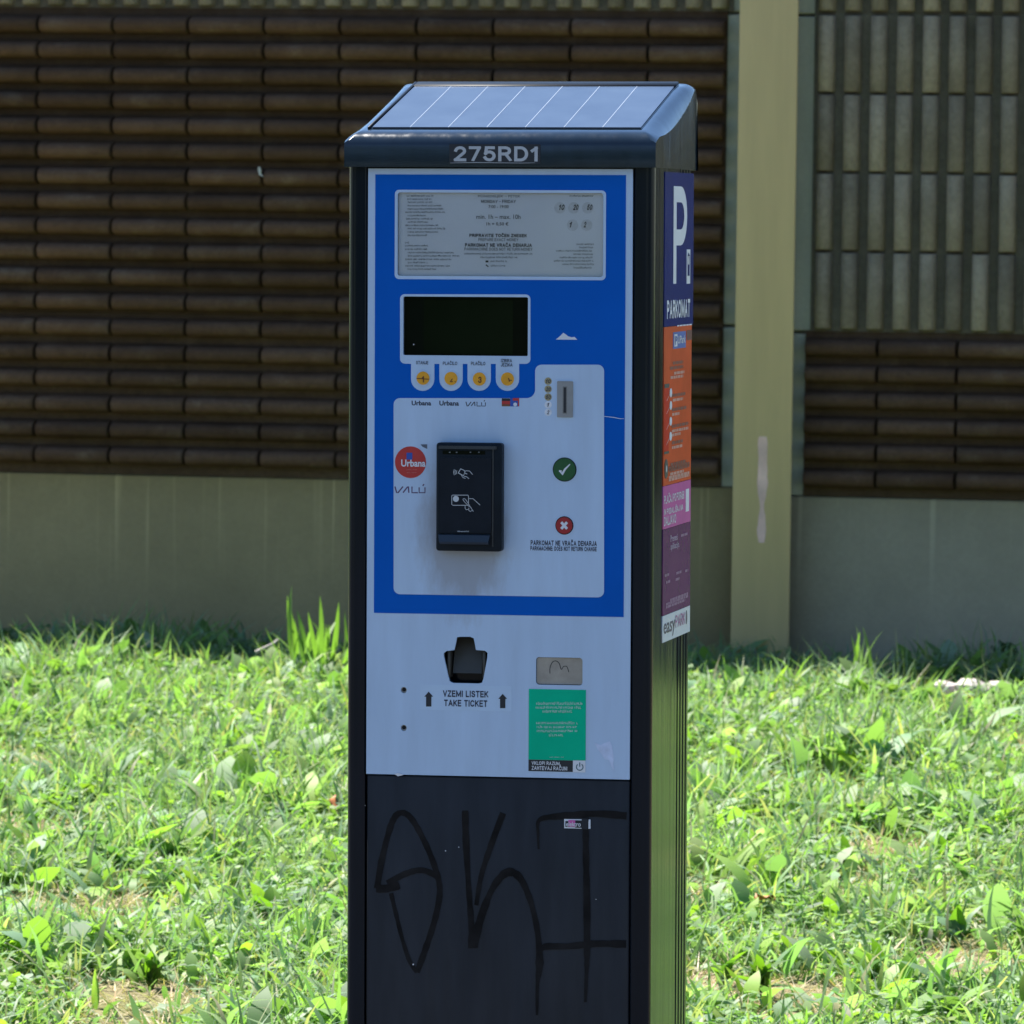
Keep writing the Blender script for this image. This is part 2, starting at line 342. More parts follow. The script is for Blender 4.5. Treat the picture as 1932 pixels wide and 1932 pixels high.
def glyph_run(body, wt, shear=0):
    """sans lettering drawn with pen strokes of width wt (cap height 1)"""
    V, F = [], []; x = 0; n = 0
    for ch in body:
        w, ls = GLYPH[ch]
        for l in ls:
            l = [Vector((x + wt / 2 + a, wt / 2 + b * (1 - wt))) for k, (a, b) in enumerate(l) if not k or abs(a - l[k - 1][0]) + abs(b - l[k - 1][1]) > 1e-4]
            closed = (l[0] - l[-1]).length < 1e-4; runs = [[l[0]]]
            for k in range(1, len(l)):
                runs[-1].append(l[k])
                if k < len(l) - 1 and (l[k] - l[k - 1]).normalized().dot((l[k + 1] - l[k]).normalized()) < .45: runs.append([l[k]])     # a sharp corner: lift the pen
            top = 1.6 if max(q.y for q in l) > 1.01 else 1.0
            for r_ in runs:
                n += 1; ring = closed and len(runs) == 1
                for k, q in enumerate(r_):
                    t0 = (q - r_[k - 1]).normalized() if k else ((r_[-1] - r_[-2]).normalized() if ring else None)
                    t1 = (r_[k + 1] - q).normalized() if k < len(r_) - 1 else ((r_[1] - r_[0]).normalized() if ring else None)
                    t = ((t0 or t1) + (t1 or t0)).normalized(); f = 1 / max(.7, abs(t.dot(t1 or t0))); nn = Vector((-t.y, t.x)) * wt / 2 * f; c = q.copy()
                    if t0 is None: c = q - t * wt / 2
                    if t1 is None: c = q + t * wt / 2
                    b0 = len(V)
                    for p in (c + nn, c - nn):
                        y_ = min(top, max(0 if ch != ',' else -.2, p.y)); V.append(Vector((p.x + shear * y_, y_, n % 9 * .00003)))
                    if k: F.append((b0 - 2, b0 - 1, b0 + 1, b0))
        x += w + wt + (.15 if ch != ' ' else .06)
    return V, F
def lettering(body, bold, shear):
    if all(ch in GLYPH for ch in body): return glyph_run(body, .135 + bold * 2.4, shear)
    cu = bpy.data.curves.new('t', 'FONT'); cu.body = body; cu.resolution_u = 3; cu.offset = bold * .6; cu.shear = shear; cu.fill_mode = 'FRONT'
    ob = bpy.data.objects.new('t', cu); me = bpy.data.meshes.new_from_object(ob)
    co = [v.co.copy() for v in me.vertices]; fs = [tuple(p.vertices) for p in me.polygons]
    bpy.data.objects.remove(ob); bpy.data.curves.remove(cu); bpy.data.meshes.remove(me)
    return co, fs
def text_geo(body, x0, y0, x1, y1, pixel_map='front', off=.0016, bold=0, shear=0):
    co, fs = lettering(body, bold, shear)
    ax, bx = min(c.x for c in co), max(c.x for c in co); ay, by = min(c.y for c in co), max(c.y for c in co)
    c, w, h = rect(x0, y0, x1, y1, pixel_map)
    vs = [place(pixel_map, c.x + ((v.x - ax) / (bx - ax) - .5) * w, c.y + ((v.y - ay) / (by - ay) - .5) * h, off + v.z) for v in co]
    return vs, fs
def poly_geo(loop, pixel_map='front', off=.0016): return [place(pixel_map, p[0], p[1], off) for p in loop], [tuple(range(len(loop)))]
def bars_geo(x0, x1, y, h, pixel_map='front', off=.0014, seed=None, gap=2.2):   # a line of print too small to read: short dashes
    r = random.Random(seed if seed is not None else int(x0 * 7 + y * 13)); G = []
    x = x0
    while x < x1 - 1:
        w = min(r.uniform(5, 17), x1 - x); e = x + w; c = h * .62
        while x < e:                                     # letter-like ticks: a stem, sometimes a bowl or bar
            top = y - h * r.choice((.5, .5, .5, .85)); G.append(poly_geo(rr(x, top, x + c * .42, y + h / 2, 0, pixel_map), pixel_map, off))
            if r.random() < .75: yy = y + h * r.choice((-.45, 0, .3)); G.append(poly_geo(rr(x + c * .42, yy, x + c, yy + h * .3, 0, pixel_map), pixel_map, off))
            x += c * r.choice((1.25, 1.25, .9))
        x = e + gap
    return G
def stroke_geo(l, w, pixel_map='front', off=.0016):                       # a pen line of width w (list of widths allowed)
    p = pts(l, pixel_map); vs, fs = [], []
    for i, q in enumerate(p):
        a = p[max(i - 1, 0)]; b = p[min(i + 1, len(p) - 1)]; t = (b - a).normalized(); nn = Vector((-t.y, t.x))
        ww = (w[i] if isinstance(w, (list, tuple)) else w) * .00074 / 2
        vs += [place(pixel_map, *(q + nn * ww), off), place(pixel_map, *(q - nn * ww), off)]
    for i in range(len(p) - 1): fs.append((2 * i, 2 * i + 1, 2 * i + 3, 2 * i + 2))
    return vs, fs
def smooth_line(l, n=6):
    out = []
    for i in range(len(l) - 1):
        p0, p1, p2, p3 = l[max(i - 1, 0)], l[i], l[i + 1], l[min(i + 2, len(l) - 1)]
        for k in range(n):
            t = k / n
            out.append(tuple(.5 * (2 * p1[j] + (p2[j] - p0[j]) * t + (2 * p0[j] - 5 * p1[j] + 4 * p2[j] - p3[j]) * t * t + (3 * p1[j] - p0[j] - 3 * p2[j] + p3[j]) * t ** 3) for j in (0, 1)))
    return out + [l[-1]]
def geo(name, parts, mat, parent):
    if name in ('lettering', 'language_flag', 'arrow_sign') and len(parts) > 1 and len(parts) < 12 and all(len(p[0]) > 3 for p in parts):
        for p in parts: o = geo(name, [p], mat, parent)
        return o
    V, F = [], []
    for vs, fs in parts:
        k = len(V); V += vs; F += [tuple(i + k for i in f) for f in fs]
    me = bpy.data.meshes.new(name); me.from_pydata(V, [], F); me.update()
    o = link(name, me, mat, parent)
    if name in ('small_print', 'graffiti', 'icon'): o['kind'] = 'stuff'
    return o

# ---------------------------------------------------------------- ground
SLOPE = .018
def gz(x, y):
    return SLOPE * np.clip(y, 0, 10.4) + .012 * np.sin(1.7 * x + .6) * np.sin(1.3 * y) + .008 * np.sin(3.9 * x + 2.1 * y)
def build_ground():
    nx, ny = 150, 150
    xs = np.concatenate([np.linspace(-600, -8, 12), np.linspace(-7.5, 5, nx), np.linspace(6, 600, 12)])
    ys = np.concatenate([np.linspace(-600, -5, 12), np.linspace(-4.5, 10.6, ny), np.linspace(12, 600, 10)])
    X, Y = np.meshgrid(xs, ys); Z = gz(X, Y)
    far = (np.abs(X) > 9) | (Y < -6) | (Y > 11)
    Z = np.where(far, SLOPE * np.clip(Y, 0, 10.4), Z)
    V = np.stack([X, Y, Z], -1).reshape(-1, 3); w = len(xs)
    i, j = np.meshgrid(np.arange(len(ys) - 1), np.arange(w - 1), indexing='ij'); a = (i * w + j).ravel()
    T = np.concatenate([np.stack([a, a + 1, a + w + 1], -1), np.stack([a, a + w + 1, a + w], -1)])
    o = link('ground', fast_mesh('ground', V, T, None, soil), soil); o['kind'] = 'structure'
build_ground()

def asphalt_mat():
    m, nt, b = new_mat('asphalt'); v = coords(nt); f = noise(nt, v, .7, 6); g = noise(nt, v, 130, 3)
    c = ramp(nt, f, [(.3, (.050, .050, .052)), (.7, (.078, .076, .074))]); c = mixc(nt, ramp(nt, g, [(.4, (0, 0, 0)), (.75, (.5,) * 3)]), c, (.12, .118, .112))
    nt.links.new(c, b.inputs['Base Color']); b.inputs['Roughness'].default_value = .9; bump(nt, b, g, .4, .006); return m
asph = asphalt_mat()
box('pavement', -60, 60, -27, .52, -.1, .032, asph)['kind'] = 'structure'
box('kerb', -60, 60, .524, .62, -.1, .05, concrete('kerb_concrete', (.36, .35, .33)), None, .008, 1)['kind'] = 'structure'
def build_added_trees():
    r = np.random.default_rng(3); n = 9000                      # unseen trees added to darken the paint's reflections and cut low sky light
    cx = r.uniform(-70, 70, 60); cz = r.uniform(3.2, 7.5, 60); cy = r.uniform(-39, -33, 60); cr = r.uniform(2.2, 3.6, 60)
    k = r.integers(0, 60, n); d = r.normal(0, 1, (n, 3)); d /= np.linalg.norm(d, axis=1, keepdims=True)
    C = np.stack([cx[k], cy[k], cz[k]], -1) + d * (cr[k] * r.uniform(.75, 1.05, n))[:, None]; C[:, 2] = np.abs(C[:, 2])
    a = r.normal(0, 1, (n, 3, 3)) * .55; V = (C[:, None] + a).reshape(-1, 3); T = np.arange(3 * n).reshape(-1, 3)
    tint = np.repeat(np.array([(.05, .085, .025)]) * r.uniform(.6, 1.4, (n, 1)), 3, axis=0)
    o = link('added_tree_line', fast_mesh('added_tree_line', V, T, tint, leaf_m), leaf_m); tag(o, 'added trees behind the camera that darken reflections in the machine', 'trees', None, 'stuff')
build_added_trees()
# ---------------------------------------------------------------- noise barrier wall
YW = 10.245                                  # front plane of the concrete panels
def rib_mesh(name, length, vertical):
    prof = [(0, -.031), (.030, -.028), (.052, -.023), (.061, -.014), (.063, .002), (.056, .013), (.038, .021), (0, .028)] if not vertical else [(0, -.029), (.022, -.026), (.038, -.019), (.045, -.008), (.045, .006), (.036, .017), (.020, .023), (0, .027)]   # (out, across)
    vs = []; e = length / 2
    for s in (-1, 1):
        for d, c in prof:
            t = e - d * .025
            vs.append((c, -d, s * t) if vertical else (s * t, -d, c))
    n = len(prof); fs = [(i, i + 1, n + i + 1, n + i) for i in range(n - 1)] + [tuple(range(n)), tuple(range(n, 2 * n))]
    me = bpy.data.meshes.new(name); me.from_pydata(vs, [], fs)
    bm = bmesh.new(); bm.from_mesh(me); bmesh.ops.recalc_face_normals(bm, faces=bm.faces)
    bmesh.ops.bevel(bm, geom=[e for e in bm.edges if len(e.link_faces) == 2 and e.calc_face_angle(0) > R(60)], offset=.003, segments=1, affect='EDGES')
    bm.to_mesh(me); bm.free(); me.polygons.foreach_set('use_smooth', [True] * len(me.polygons)); me.set_sharp_from_angle(angle=R(62))
    return me
RIB = {}
def rib_panel(name, label, x0, x1, z0, z1, cols, rows, brown, edge, skew=0):
    """a concrete barrier slab between two posts, faced with a grid of ribs. cols/rows: edges of the cells"""
    root = empty(name, ((x0 + x1) / 2, YW, z0)); cx = (x0 + x1) / 2
    bm = bmesh.new(); bm_box(bm, x0 - cx, x1 - cx, 0, .12, 0, z1 - z0 - .009, .004, 1); bm_box(bm, x0 - cx + .001, x1 - cx - .001, .04, .10, z1 - z0 - .012, z1 - z0)
    me = bpy.data.meshes.new('slab'); bm.to_mesh(me); bm.free(); link('slab', me, frame_m, root)
    ca, cb = cols[0] - cx, cols[-1] - cx
    box('backing', ca, cb, -.006, .004, .0005, z1 - z0 - .0005, brown_shaded if brown else grey_shaded, root)
    for i in range(len(cols) - 1):
        L = cols[i + 1] - cols[i]
        for k in range(len(rows) - 1):
            H = rows[k + 1] - rows[k]
            if brown:
                key = ('b', round(L, 3)); me = RIB.get(key) or RIB.setdefault(key, rib_mesh('rib', L - .0085, False))
                locs = [((cols[i] + cols[i + 1]) / 2 - cx, -.006, (rows[k] + rows[k + 1]) / 2 - z0)]
            else:
                key = ('g', round(H, 3)); me = RIB.get(key) or RIB.setdefault(key, rib_mesh('rib', H - .0085, True))
                locs = [((cols[i] + cols[i + 1]) / 2 - cx, -.006, (rows[k] + rows[k + 1]) / 2 - z0)]
            for l in locs:
                o = link('rib', me, brown_m if brown else grey_m, root, (l[0], l[1] + random.uniform(-.0015, .0025), l[2]))
                o.rotation_euler = (0, random.uniform(-.004, .004), random.uniform(-.004, .004))
    tag(root, label, 'barrier panel', 'panels of the noise barrier wall')
    return root
def lin(a, b, n): return [a + (b - a) * i / n for i in range(n + 1)]
LX0, LX1, RX0, RX1 = -5.25, -1.136, -1.092, 2.95
lcols = [-5.184 + .2455 * i for i in range(17)]; lcols[-1] = -1.258
rcols = [-.999, -.768] + [-.768 + .2475 * i for i in range(1, 15)]
rib_panel('barrier_panel', 'lower brown ribbed barrier panel left of the olive post, above the plinth', LX0, LX1, .726, 1.234, lcols, lin(.748, 1.238, 6), True, .1)
rib_panel('barrier_panel', 'tall brown ribbed barrier panel left of the olive post, second above the plinth', LX0, LX1, 1.234, 2.208, lcols, lin(1.238, 2.196, 12), True, .1)
rib_panel('barrier_panel', 'grey ribbed barrier panel along the top edge left of the olive post', LX0, LX1, 2.208, 3.2, lin(-5.18, -1.24, 48), lin(2.212, 3.19, 4), False, .1)
rib_panel('barrier_panel', 'brown ribbed barrier panel right of the olive post, above the plinth', RX0, RX1, .704, 1.218, rcols, lin(.722, 1.210, 6), True, .1)
rib_panel('barrier_panel', 'grey ribbed barrier panel right of the olive post, above the brown one', RX0, RX1, 1.218, 2.203, [-.985 + .0815 * i for i in range(47)], lin(1.222, 2.201, 4), False, .1)
rib_panel('barrier_panel', 'grey ribbed barrier panel at the top edge right of the olive post', RX0, RX1, 2.203, 3.2, [-.985 + .0815 * i for i in range(47)], lin(2.207, 3.19, 4), False, .1)
tag(box('plinth', LX0, LX1, YW - .010, YW + .13, -.4, .724, plinth_m, None, .006, 1), 'plain concrete plinth of the barrier left of the olive post, with pale drip streaks', 'plinth', 'plinths of the noise barrier wall')
tag(box('plinth', RX0, RX1, YW - .010, YW + .13, -.4, .702, plinth_b, None, .006, 1), 'plain concrete plinth of the barrier right of the olive post', 'plinth', 'plinths of the noise barrier wall')
wp = [o for o in COL.objects if o.get('label', '').startswith('tall brown')][0]
dv = []; 
for i, (zz, w, o_) in enumerate(((0, .003, 0), (-.010, .0055, .001), (-.020, .0035, .002), (-.026, .006, .006), (-.030, .002, .010))): dv += [(o_ - w, -.0715, zz), (o_ + w, -.0715, zz - .002)]
from_lists('bird_dropping', [(a - 2.735 + 3.193, b, c + .475) for a, b, c in dv], [(2 * i, 2 * i + 1, 2 * i + 3, 2 * i + 2) for i in range(4)], flat('chalk_white', (.5, .5, .47), .9), wp)
def build_post():
    root = empty('steel_post', (-1.1144, YW, -.3)); h = 3.6
    box('front_flange', -.091, .091, -.112, -.098, 0, h, olive, root, .002, 2)
    box('web', -.005, .005, -.097, .139, 0, h, olive, root)
    box('rear_flange', -.091, .091, .14, .154, 0, h, olive, root, .002, 2)
    # pale vertical smear of old paint on the flange
    x = .002; zz = lin(.86, 1.19, 16); wv = [.010, .014, .016, .013, .012, .007, .0075, .013, .016, .018, .017, .016, .017, .015, .016, .017, .014]
    vs = []; 
    for z, w in zip(zz, wv): vs += [(x - w * random.uniform(.8, 1), -.1128, z), (x + w * random.uniform(.8, 1), -.1128, z)]
    fs = [(2 * i, 2 * i + 1, 2 * i + 3, 2 * i + 2) for i in range(len(zz) - 1)]
    from_lists('paint_smear', vs, fs, smear_m, root)
    tag(root, 'olive painted steel post of the noise barrier with a pale smear low down', 'post')
build_post()

# ---------------------------------------------------------------- parking machine
TILT = -.00838466
PM = empty('parking_machine', (0, 0, 0), (0, TILT, 0))
tag(PM, 'dark navy parking ticket machine with blue and white front and solar panel roof', 'parking machine')
def build_cabinet():
    xl, xr, yb = -.2095, .2125, .345
    def corner(cx, cy, r, a0, n=6): 
        c = [(cx + r * math.cos(R(a0 + 90 * i / n)), cy + r * math.sin(R(a0 + 90 * i / n))) for i in range(n + 1)]; q = .0015   # a flat lip each side keeps the shading of the flats true
        d0 = (math.sin(R(a0)) * q, -math.cos(R(a0)) * q); d1 = (-math.sin(R(a0 + 90)) * q, math.cos(R(a0 + 90)) * q)
        return [(c[0][0] + d0[0], c[0][1] + d0[1])] + c + [(c[-1][0] + d1[0], c[-1][1] + d1[1])]
    rad = .0105
    g = []
    for k in range(4):
        y = .217 + k * .025; g += [(y, 0), (y + .0025, .009), (y + .0085, .009), (y + .011, 0)]
    right = [(xr - d, y) for y, d in g]
    left = [(xl + d, y) for y, d in reversed(g)]
    prof = [(.1855, .030), (.1855, .0015), (.187, 0)] + corner(xr - rad, rad, rad, -90) + right + corner(xr - .03, yb - .03, .03, 0) + corner(xl + .03, yb - .03, .03, 90) + left + corner(xl + rad, rad, rad, 180) + [(-.1855, 0), (-.184, .0015), (-.184, .030)]
    z0, z1 = .06, 1.6235; n = len(prof)
    vs = [(x, y, z0) for x, y in prof] + [(x, y, z1) for x, y in prof]
    fs = [(i, (i + 1) % n, n + (i + 1) % n, n + i) for i in range(n)] + [tuple(range(n)), tuple(range(n, 2 * n))]
    from_lists('cabinet', vs, fs, navy, PM, smooth=True)
    box('base_plinth', -.2, .203, .012, .33, -.05, .06, dark_gap, PM, .004)
build_cabinet()
# lower door
ld = box('lower_door', -.1815, .1832, .003, .028, .13, P(940, 1466).y - .0015, door_paint, PM, .002)
def zx5(l): return [(649 + .35157 * x, 1434 + .35157 * y) for x, y in l]
GR = [([(175, 690), (200, 540), (240, 380), (275, 300), (320, 285), (370, 330), (440, 460), (490, 590), (512, 700), (490, 840), (440, 1000), (390, 1140)], 13),
      ([(390, 1140), (350, 1080), (310, 960), (270, 800), (250, 715)], 9), ([(170, 690), (230, 690), (295, 672)], 17),
      ([(230, 662), (330, 610), (420, 592), (505, 628)], 13),
      ([(648, 272), (652, 420), (664, 640), (680, 860), (690, 1010)], [14, 14, 12, 13, 20]),
      ([(852, 285), (790, 450), (735, 620), (708, 780)], [14, 13, 11, 8]),
      ([(690, 1000), (735, 840), (795, 690), (870, 605), (940, 630), (1000, 760), (1038, 930), (1048, 1090), (1037, 1200), (1034, 1370)], [20, 16, 13, 17, 16, 12, 12, 17, 8, 5]),
      ([(1043, 478), (1040, 400), (1047, 322), (1150, 302), (1350, 288), (1515, 300)], [4, 5, 8, 13, 14, 15]),
      ([(1295, 310), (1297, 500), (1302, 740), (1303, 1010), (1300, 1150), (1294, 1300)], [14, 13, 14, 13, 8, 5]),
      ([(1045, 1030), (1080, 1002), (1200, 1000), (1350, 986), (1512, 988)], [9, 13, 14, 15, 15])]
gp = []
for l, w in GR:
    s = smooth_line(zx5(l), 5)
    if isinstance(w, list): w = list(np.interp(np.linspace(0, len(w) - 1, len(s)), range(len(w)), w))
    else: w = [w] * len(s)
    rnd = random.Random(len(s)); w = [q * rnd.uniform(.74, .96) for q in w]
    gp.append(stroke_geo(s, w, off=-.0030 + .0006 + .00008 * len(gp)))
geo('graffiti', gp, graffiti_m, ld)
st = plate('sticker', [rr(1064, 1546, 1113.5, 1563.5)], -.0018, .0008, white_ink, ld)
geo('dark_print', [poly_geo(rr(1085, 1548, 1097, 1562), off=-.0014), poly_geo(rr(1097, 1544.5, 1108.8, 1565), off=-.0014), poly_geo(rr(1066.5, 1549.5, 1085, 1560.5), off=-.0013)], door_paint, ld)
geo('pink_print', [poly_geo(rr(1072, 1547.5, 1085, 1560), off=-.0011)], pink_st, ld)
geo('lettering', [text_geo('elektro', 1068, 1550.5, 1095.5, 1559.5, off=-.0007, bold=.02)], white_ink, ld)
geo('chip', [poly_geo(disc(x, y, r, n=6), off=-.0022) for x, y, r in ((840, 1605.5, 1.2), (865, 1598.6, 1.0), (779, 1820, 1.5), (688, 1520, .9), (1124, 1697, .8))], white_ink, ld)

# front plate with its openings
def zx4(l): return [(679.25 + .27345 * x, 1132 + .27345 * y) for x, y in l]
TRAY = pts(zx4([(668, 258), (690, 254), (760, 254), (784, 264), (792, 300), (800, 345), (862, 350), (880, 365), (878, 400), (852, 540), (842, 570), (820, 577), (640, 573), (618, 560), (607, 520), (578, 390), (577, 368), (596, 352), (650, 346), (660, 300)]))
WIN = rr(749.4, 363.6, 1137.7, 521.5, 5); SCR = rr(760.7, 560, 996, 671, 3); FLAP = rr(1011, 1240.6, 1099, 1292.5, 6)
HOLES = [disc(761.8, 1302, 5.7), disc(761.8, 1373.5, 5.7)]
x0, x1 = -.1818, .1834; zt, zb = 1.6195, P(940, 1465.5).y
OUT = [Vector((x0, zb)), Vector((x1, zb)), Vector((x1, zt)), Vector((x0, zt))]
FP = plate('front_plate', [OUT, WIN, SCR, TRAY, FLAP] + HOLES, .0, .004, white_plate, PM)
plate('backing_plate', [OUT, WIN, SCR, TRAY, FLAP], -.005, .008, dark_gap, FP)
BL = rr(706, 330.5, 1178, 1161)
plate('blue_field', [BL, WIN, SCR], .0005, .0005, blue_print, FP)
# white fields on the blue
plate('white_field', [rr(744.4, 358.6, 1142.6, 527.7, 8), WIN], .0010, .0005, white_print, FP)
def tabs():
    L = [];
    for i in range(7):                         # top-left corner round
        a = R(180 - 90 * i / 6); L.append((764 + 9 * math.cos(a), 564 - 9 * math.sin(a)))
    for i in range(7):
        a = R(90 - 90 * i / 6); L.append((992 + 9 * math.cos(a), 564.5 - 9 * math.sin(a)))
    for i in range(7):
        a = R(0 - 90 * i / 6); L.append((992 + 9 * math.cos(a), 677.5 - 9 * math.sin(a)))
    for c in (957.7, 904.3, 851.2, 797.8):
        r = 22
        L.append((c + r, 686.5))
        for i in range(13):
            a = R(0 - 180 * i / 12); L.append((c + r * math.cos(a), 715.5 - r * math.sin(a)))
        L.append((c - r, 686.5))
    for i in range(7):
        a = R(-90 - 90 * i / 6); L.append((764 + 9 * math.cos(a), 677 - 9 * math.sin(a)))
    return pts(L)
plate('white_field', [tabs(), SCR], .0010, .0005, white_print, FP)
def lpanel():
    L = []
    def arc(cx, cy, r, a0, a1):
        for i in range(8): a = R(a0 + (a1 - a0) * i / 7); L.append((cx + r * math.cos(a), cy - r * math.sin(a)))
    arc(755, 1109, 12, 180, 270); arc(1128, 1115, 12, 270, 360); arc(1128, 700, 12, 0, 90); arc(1022, 700, 12, 90, 180)
    arc(994, 735, 16, 0, -90); arc(755, 763, 12, 90, 180)
    return pts(L)
plate('white_field', [lpanel()], .0010, .0005, white_print, FP)
plate('arrow', [pts([(1049, 640.6), (1058, 633), (1063, 627.8), (1068, 631), (1072, 634.5), (1078.6, 636.4), (1084, 635.4), (1089.5, 640.9)])], .0009, .0004, white_ink, FP)
geo('scratch', [stroke_geo([(1140, 785.4), (1158, 787.4), (1170, 789.8), (1178, 790)], [.9, 1.3, 1.0, .6], off=.0012)], white_ink, FP)
plate('glue_residue', [pts(zx4([(1618, 985), (1660, 1000), (1690, 985), (1725, 974), (1740, 1010), (1752, 1090), (1748, 1130), (1755, 1178), (1735, 1150), (1720, 1105), (1690, 1098), (1665, 1060), (1640, 1030)]))], .0004, .0003, flat('residue', (.58, .66, .84), .7, var=.12, scale=80), FP)
geo('edge_chip', [poly_geo(pts(zx4([(235, 1200), (262, 1194), (305, 1205), (285, 1211), (262, 1216)])), off=.0006)], white_ink, FP)
geo('lettering', [text_geo('VZEMI LISTEK', 835.7, 1303, 921.7, 1315.2, bold=.026, off=.0006), text_geo('TAKE TICKET', 838, 1320.6, 919.5, 1333, bold=.026, off=.0006)], navy_ink, FP)
for cx_, y0_, y1_ in ((809, 1304.8, 1333), (948.6, 1309, 1336)):
    geo('arrow_sign', [poly_geo(pts([(cx_ - 5, y1_), (cx_ + 5, y1_), (cx_ + 5, y0_ + 9.5), (cx_ + 8.3, y0_ + 9.5), (cx_, y0_), (cx_ - 8.3, y0_ + 9.5), (cx_ - 5, y0_ + 9.5)]), off=.0007)], ink_dark, FP)
clear_film = flat('clear_film', (.505, .645, .81), .3, .4, var=.03)
plate('ticket_notice_film', [rr(792.7, 1293, 965, 1340.5, 2)], .0003, .0002, clear_film, FP)
geo('lettering', [text_geo('Urbana', 777, 756, 814, 765, bold=.055, off=.0015), text_geo('Urbana', 829.3, 756, 866.4, 765.4, bold=.055, off=.0015),
                  text_geo('PARKOMAT NE VRAČA DENARJA', 1001.5, 1017.2, 1126.5, 1029.6, bold=.035, off=.0015)], navy_ink, FP)
geo('lettering', [text_geo('PARKMACHINE: DOES NOT RETURN CHANGE', 1001, 1031, 1126, 1039.4, bold=.035, off=.0015),
                  text_geo('STANJE', 785.4, 681, 808.5, 687.4, bold=.01, off=.0015), text_geo('PLAČILO', 836, 680.4, 863, 688.6, bold=.01, off=.0015),
                  text_geo('PLAČILO', 889, 680.7, 916, 689, bold=.01, off=.0015), text_geo('IZBIRA', 945.6, 677.2, 966.6, 683.5, bold=.012, off=.0015), text_geo('JEZIKA', 945.3, 685.2, 967.5, 691.5, bold=.012, off=.0015)], navy_ink, FP)
def valu(x0, y0, x1, y1, w):
    sx, sy = (x1 - x0) / 137, (y1 - y0) / 30
    f = lambda l: [(x0 + a * sx, y0 + b * sy) for a, b in l]
    return [stroke_geo(f(l), w, off=.0015) for l in ([(0, 2), (8, 30), (14, 30), (36, 2)], [(36, 30), (56, 4), (60, 2), (62, 30)], [(76, 2), (76, 30), (102, 30)], [(108, 6), (108, 30), (134, 30), (134, 6)], [(124, -1), (130, -9)])]
geo('brand_word', valu(879.5, 757.5, 917, 766, 1.7), navy_ink, FP)
plate('card_sticker', [rr(744.5, 838, 806.5, 934)], .0013, .0003, clear_film, FP)
geo('brand_word', valu(745.5, 917, 803.5, 929.5, 2.4), purple_ink, FP)
for o in [FP.children[-1]]: o.location.y = -.0004
RD = plate('red_disc', [disc(775, 872, 29.3)], .0017, .0004, orange_red, FP)
geo('blue_mark', [poly_geo(rr(767.5, 854, 778.5, 867), off=.0020)], app_blue, FP)
geo('dark_corner', [poly_geo(pts([(794, 838.2), (806.5, 838.2), (806.5, 847), (797, 842.5)]), off=.0016)], grey_ink, FP)
geo('lettering', [text_geo('Urbana', 757.5, 867, 803.5, 880.5, bold=.045, off=.0023)] , white_ink, FP)
geo('small_print', bars_geo(767, 788, 886, 1.2, off=.0022) + bars_geo(768, 787, 891.5, 1.2, off=.0022), flat('pale_red_print', (.6, .2, .18)), FP)
# little flags of the language key
geo('language_flag', [poly_geo(rr(947, 751.5, 963, 756.5), off=.0016)], ink_dark, FP)
geo('language_flag', [poly_geo(rr(947, 756.5, 963, 762.5), off=.0017), poly_geo(rr(968, 751, 980, 756), off=.0017), poly_geo(rr(977.5, 756, 980, 766.5), off=.0017)], orange_red, FP)
geo('language_flag', [poly_geo(rr(947, 762.5, 963, 766.5), off=.0016)], flat('brown_print', (.2, .07, .03)), FP)
geo('language_flag', [poly_geo(rr(963, 756, 977.5, 766.8), off=.0015), poly_geo(rr(963, 751, 968, 756), off=.0015)], app_blue, FP)
geo('language_flag', [poly_geo(disc(972.5, 763, 3.6, n=14), off=.0021)], white_ink, FP)

# tariff window
TW = plate('tariff_window', [rr(745, 359, 1142, 527, 8)], -.0085, .003, black_pl, PM)
plate('tariff_card', [rr(748, 362, 1139, 523)], -.0065, .0012, card_paper, TW)
def zx8(x, y): return 739.6 + .21876 * x, 347.2 + .21876 * y
def t8(body, xa, xb, yc, h, bold=0, off=-.0058, shear=0):
    (a, y), (b, _) = zx8(xa, yc), zx8(xb, yc); hh = h * .21876 / 2
    return text_geo(body, a, y - hh, b, y + hh, off=off, bold=bold, shear=shear)
geo('lettering', [t8('MONDAY - FRIDAY', 760, 1062, 150, 27, .01), t8('7:00 - 19:00', 825, 998, 195, 27, .01), t8('min. 1h – max. 10h', 720, 1102, 282, 38, .004), t8('1h = 0,50 €', 808, 997, 345, 33, .02),
                  t8('PRIPRAVITE TOČEN ZNESEK', 660, 1157, 440, 36, .035), t8('PARKOMAT NE VRAČA DENARJA', 622, 1200, 523, 38, .035)], navy_ink, TW)
geo('lettering', [t8('PONEDELJEK – PETEK', 735, 1100, 108, 26), t8('PREPARE EXACT MONEY', 738, 1083, 480, 25), t8('PARKMACHINE DOES NOT RETURN MONEY', 617, 1205, 562, 25)], grey_ink, TW)
g = []
for y, a, b in ((102, 120, 350), (130, 125, 335), (158, 130, 340), (187, 128, 415), (215, 128, 428), (243, 108, 445), (272, 128, 292), (300, 115, 340), (328, 130, 300), (357, 108, 388), (385, 128, 460), (414, 128, 388), (443, 128, 300), (505, 105, 150), (532, 105, 302), (562, 105, 292), (592, 130, 520), (620, 130, 570), (650, 108, 500), (678, 130, 300), (706, 108, 485), (734, 128, 380),
                (602, 617, 1200), (633, 755, 1070), (667, 838, 985), (705, 845, 985), (103, 1525, 1730), (520, 1585, 1730), (548, 1610, 1730), (577, 1410, 1730), (606, 1560, 1730), (635, 1440, 1730), (663, 1390, 1730), (692, 1465, 1730), (722, 1560, 1730)):
    (xa, yy), (xb, _) = zx8(a, y), zx8(b, y); g += bars_geo(xa, xb, yy, 2.6, off=-.0058, gap=2.0)
geo('small_print', g, flat('small_print_ink', (.16, .18, .225), .6), TW)
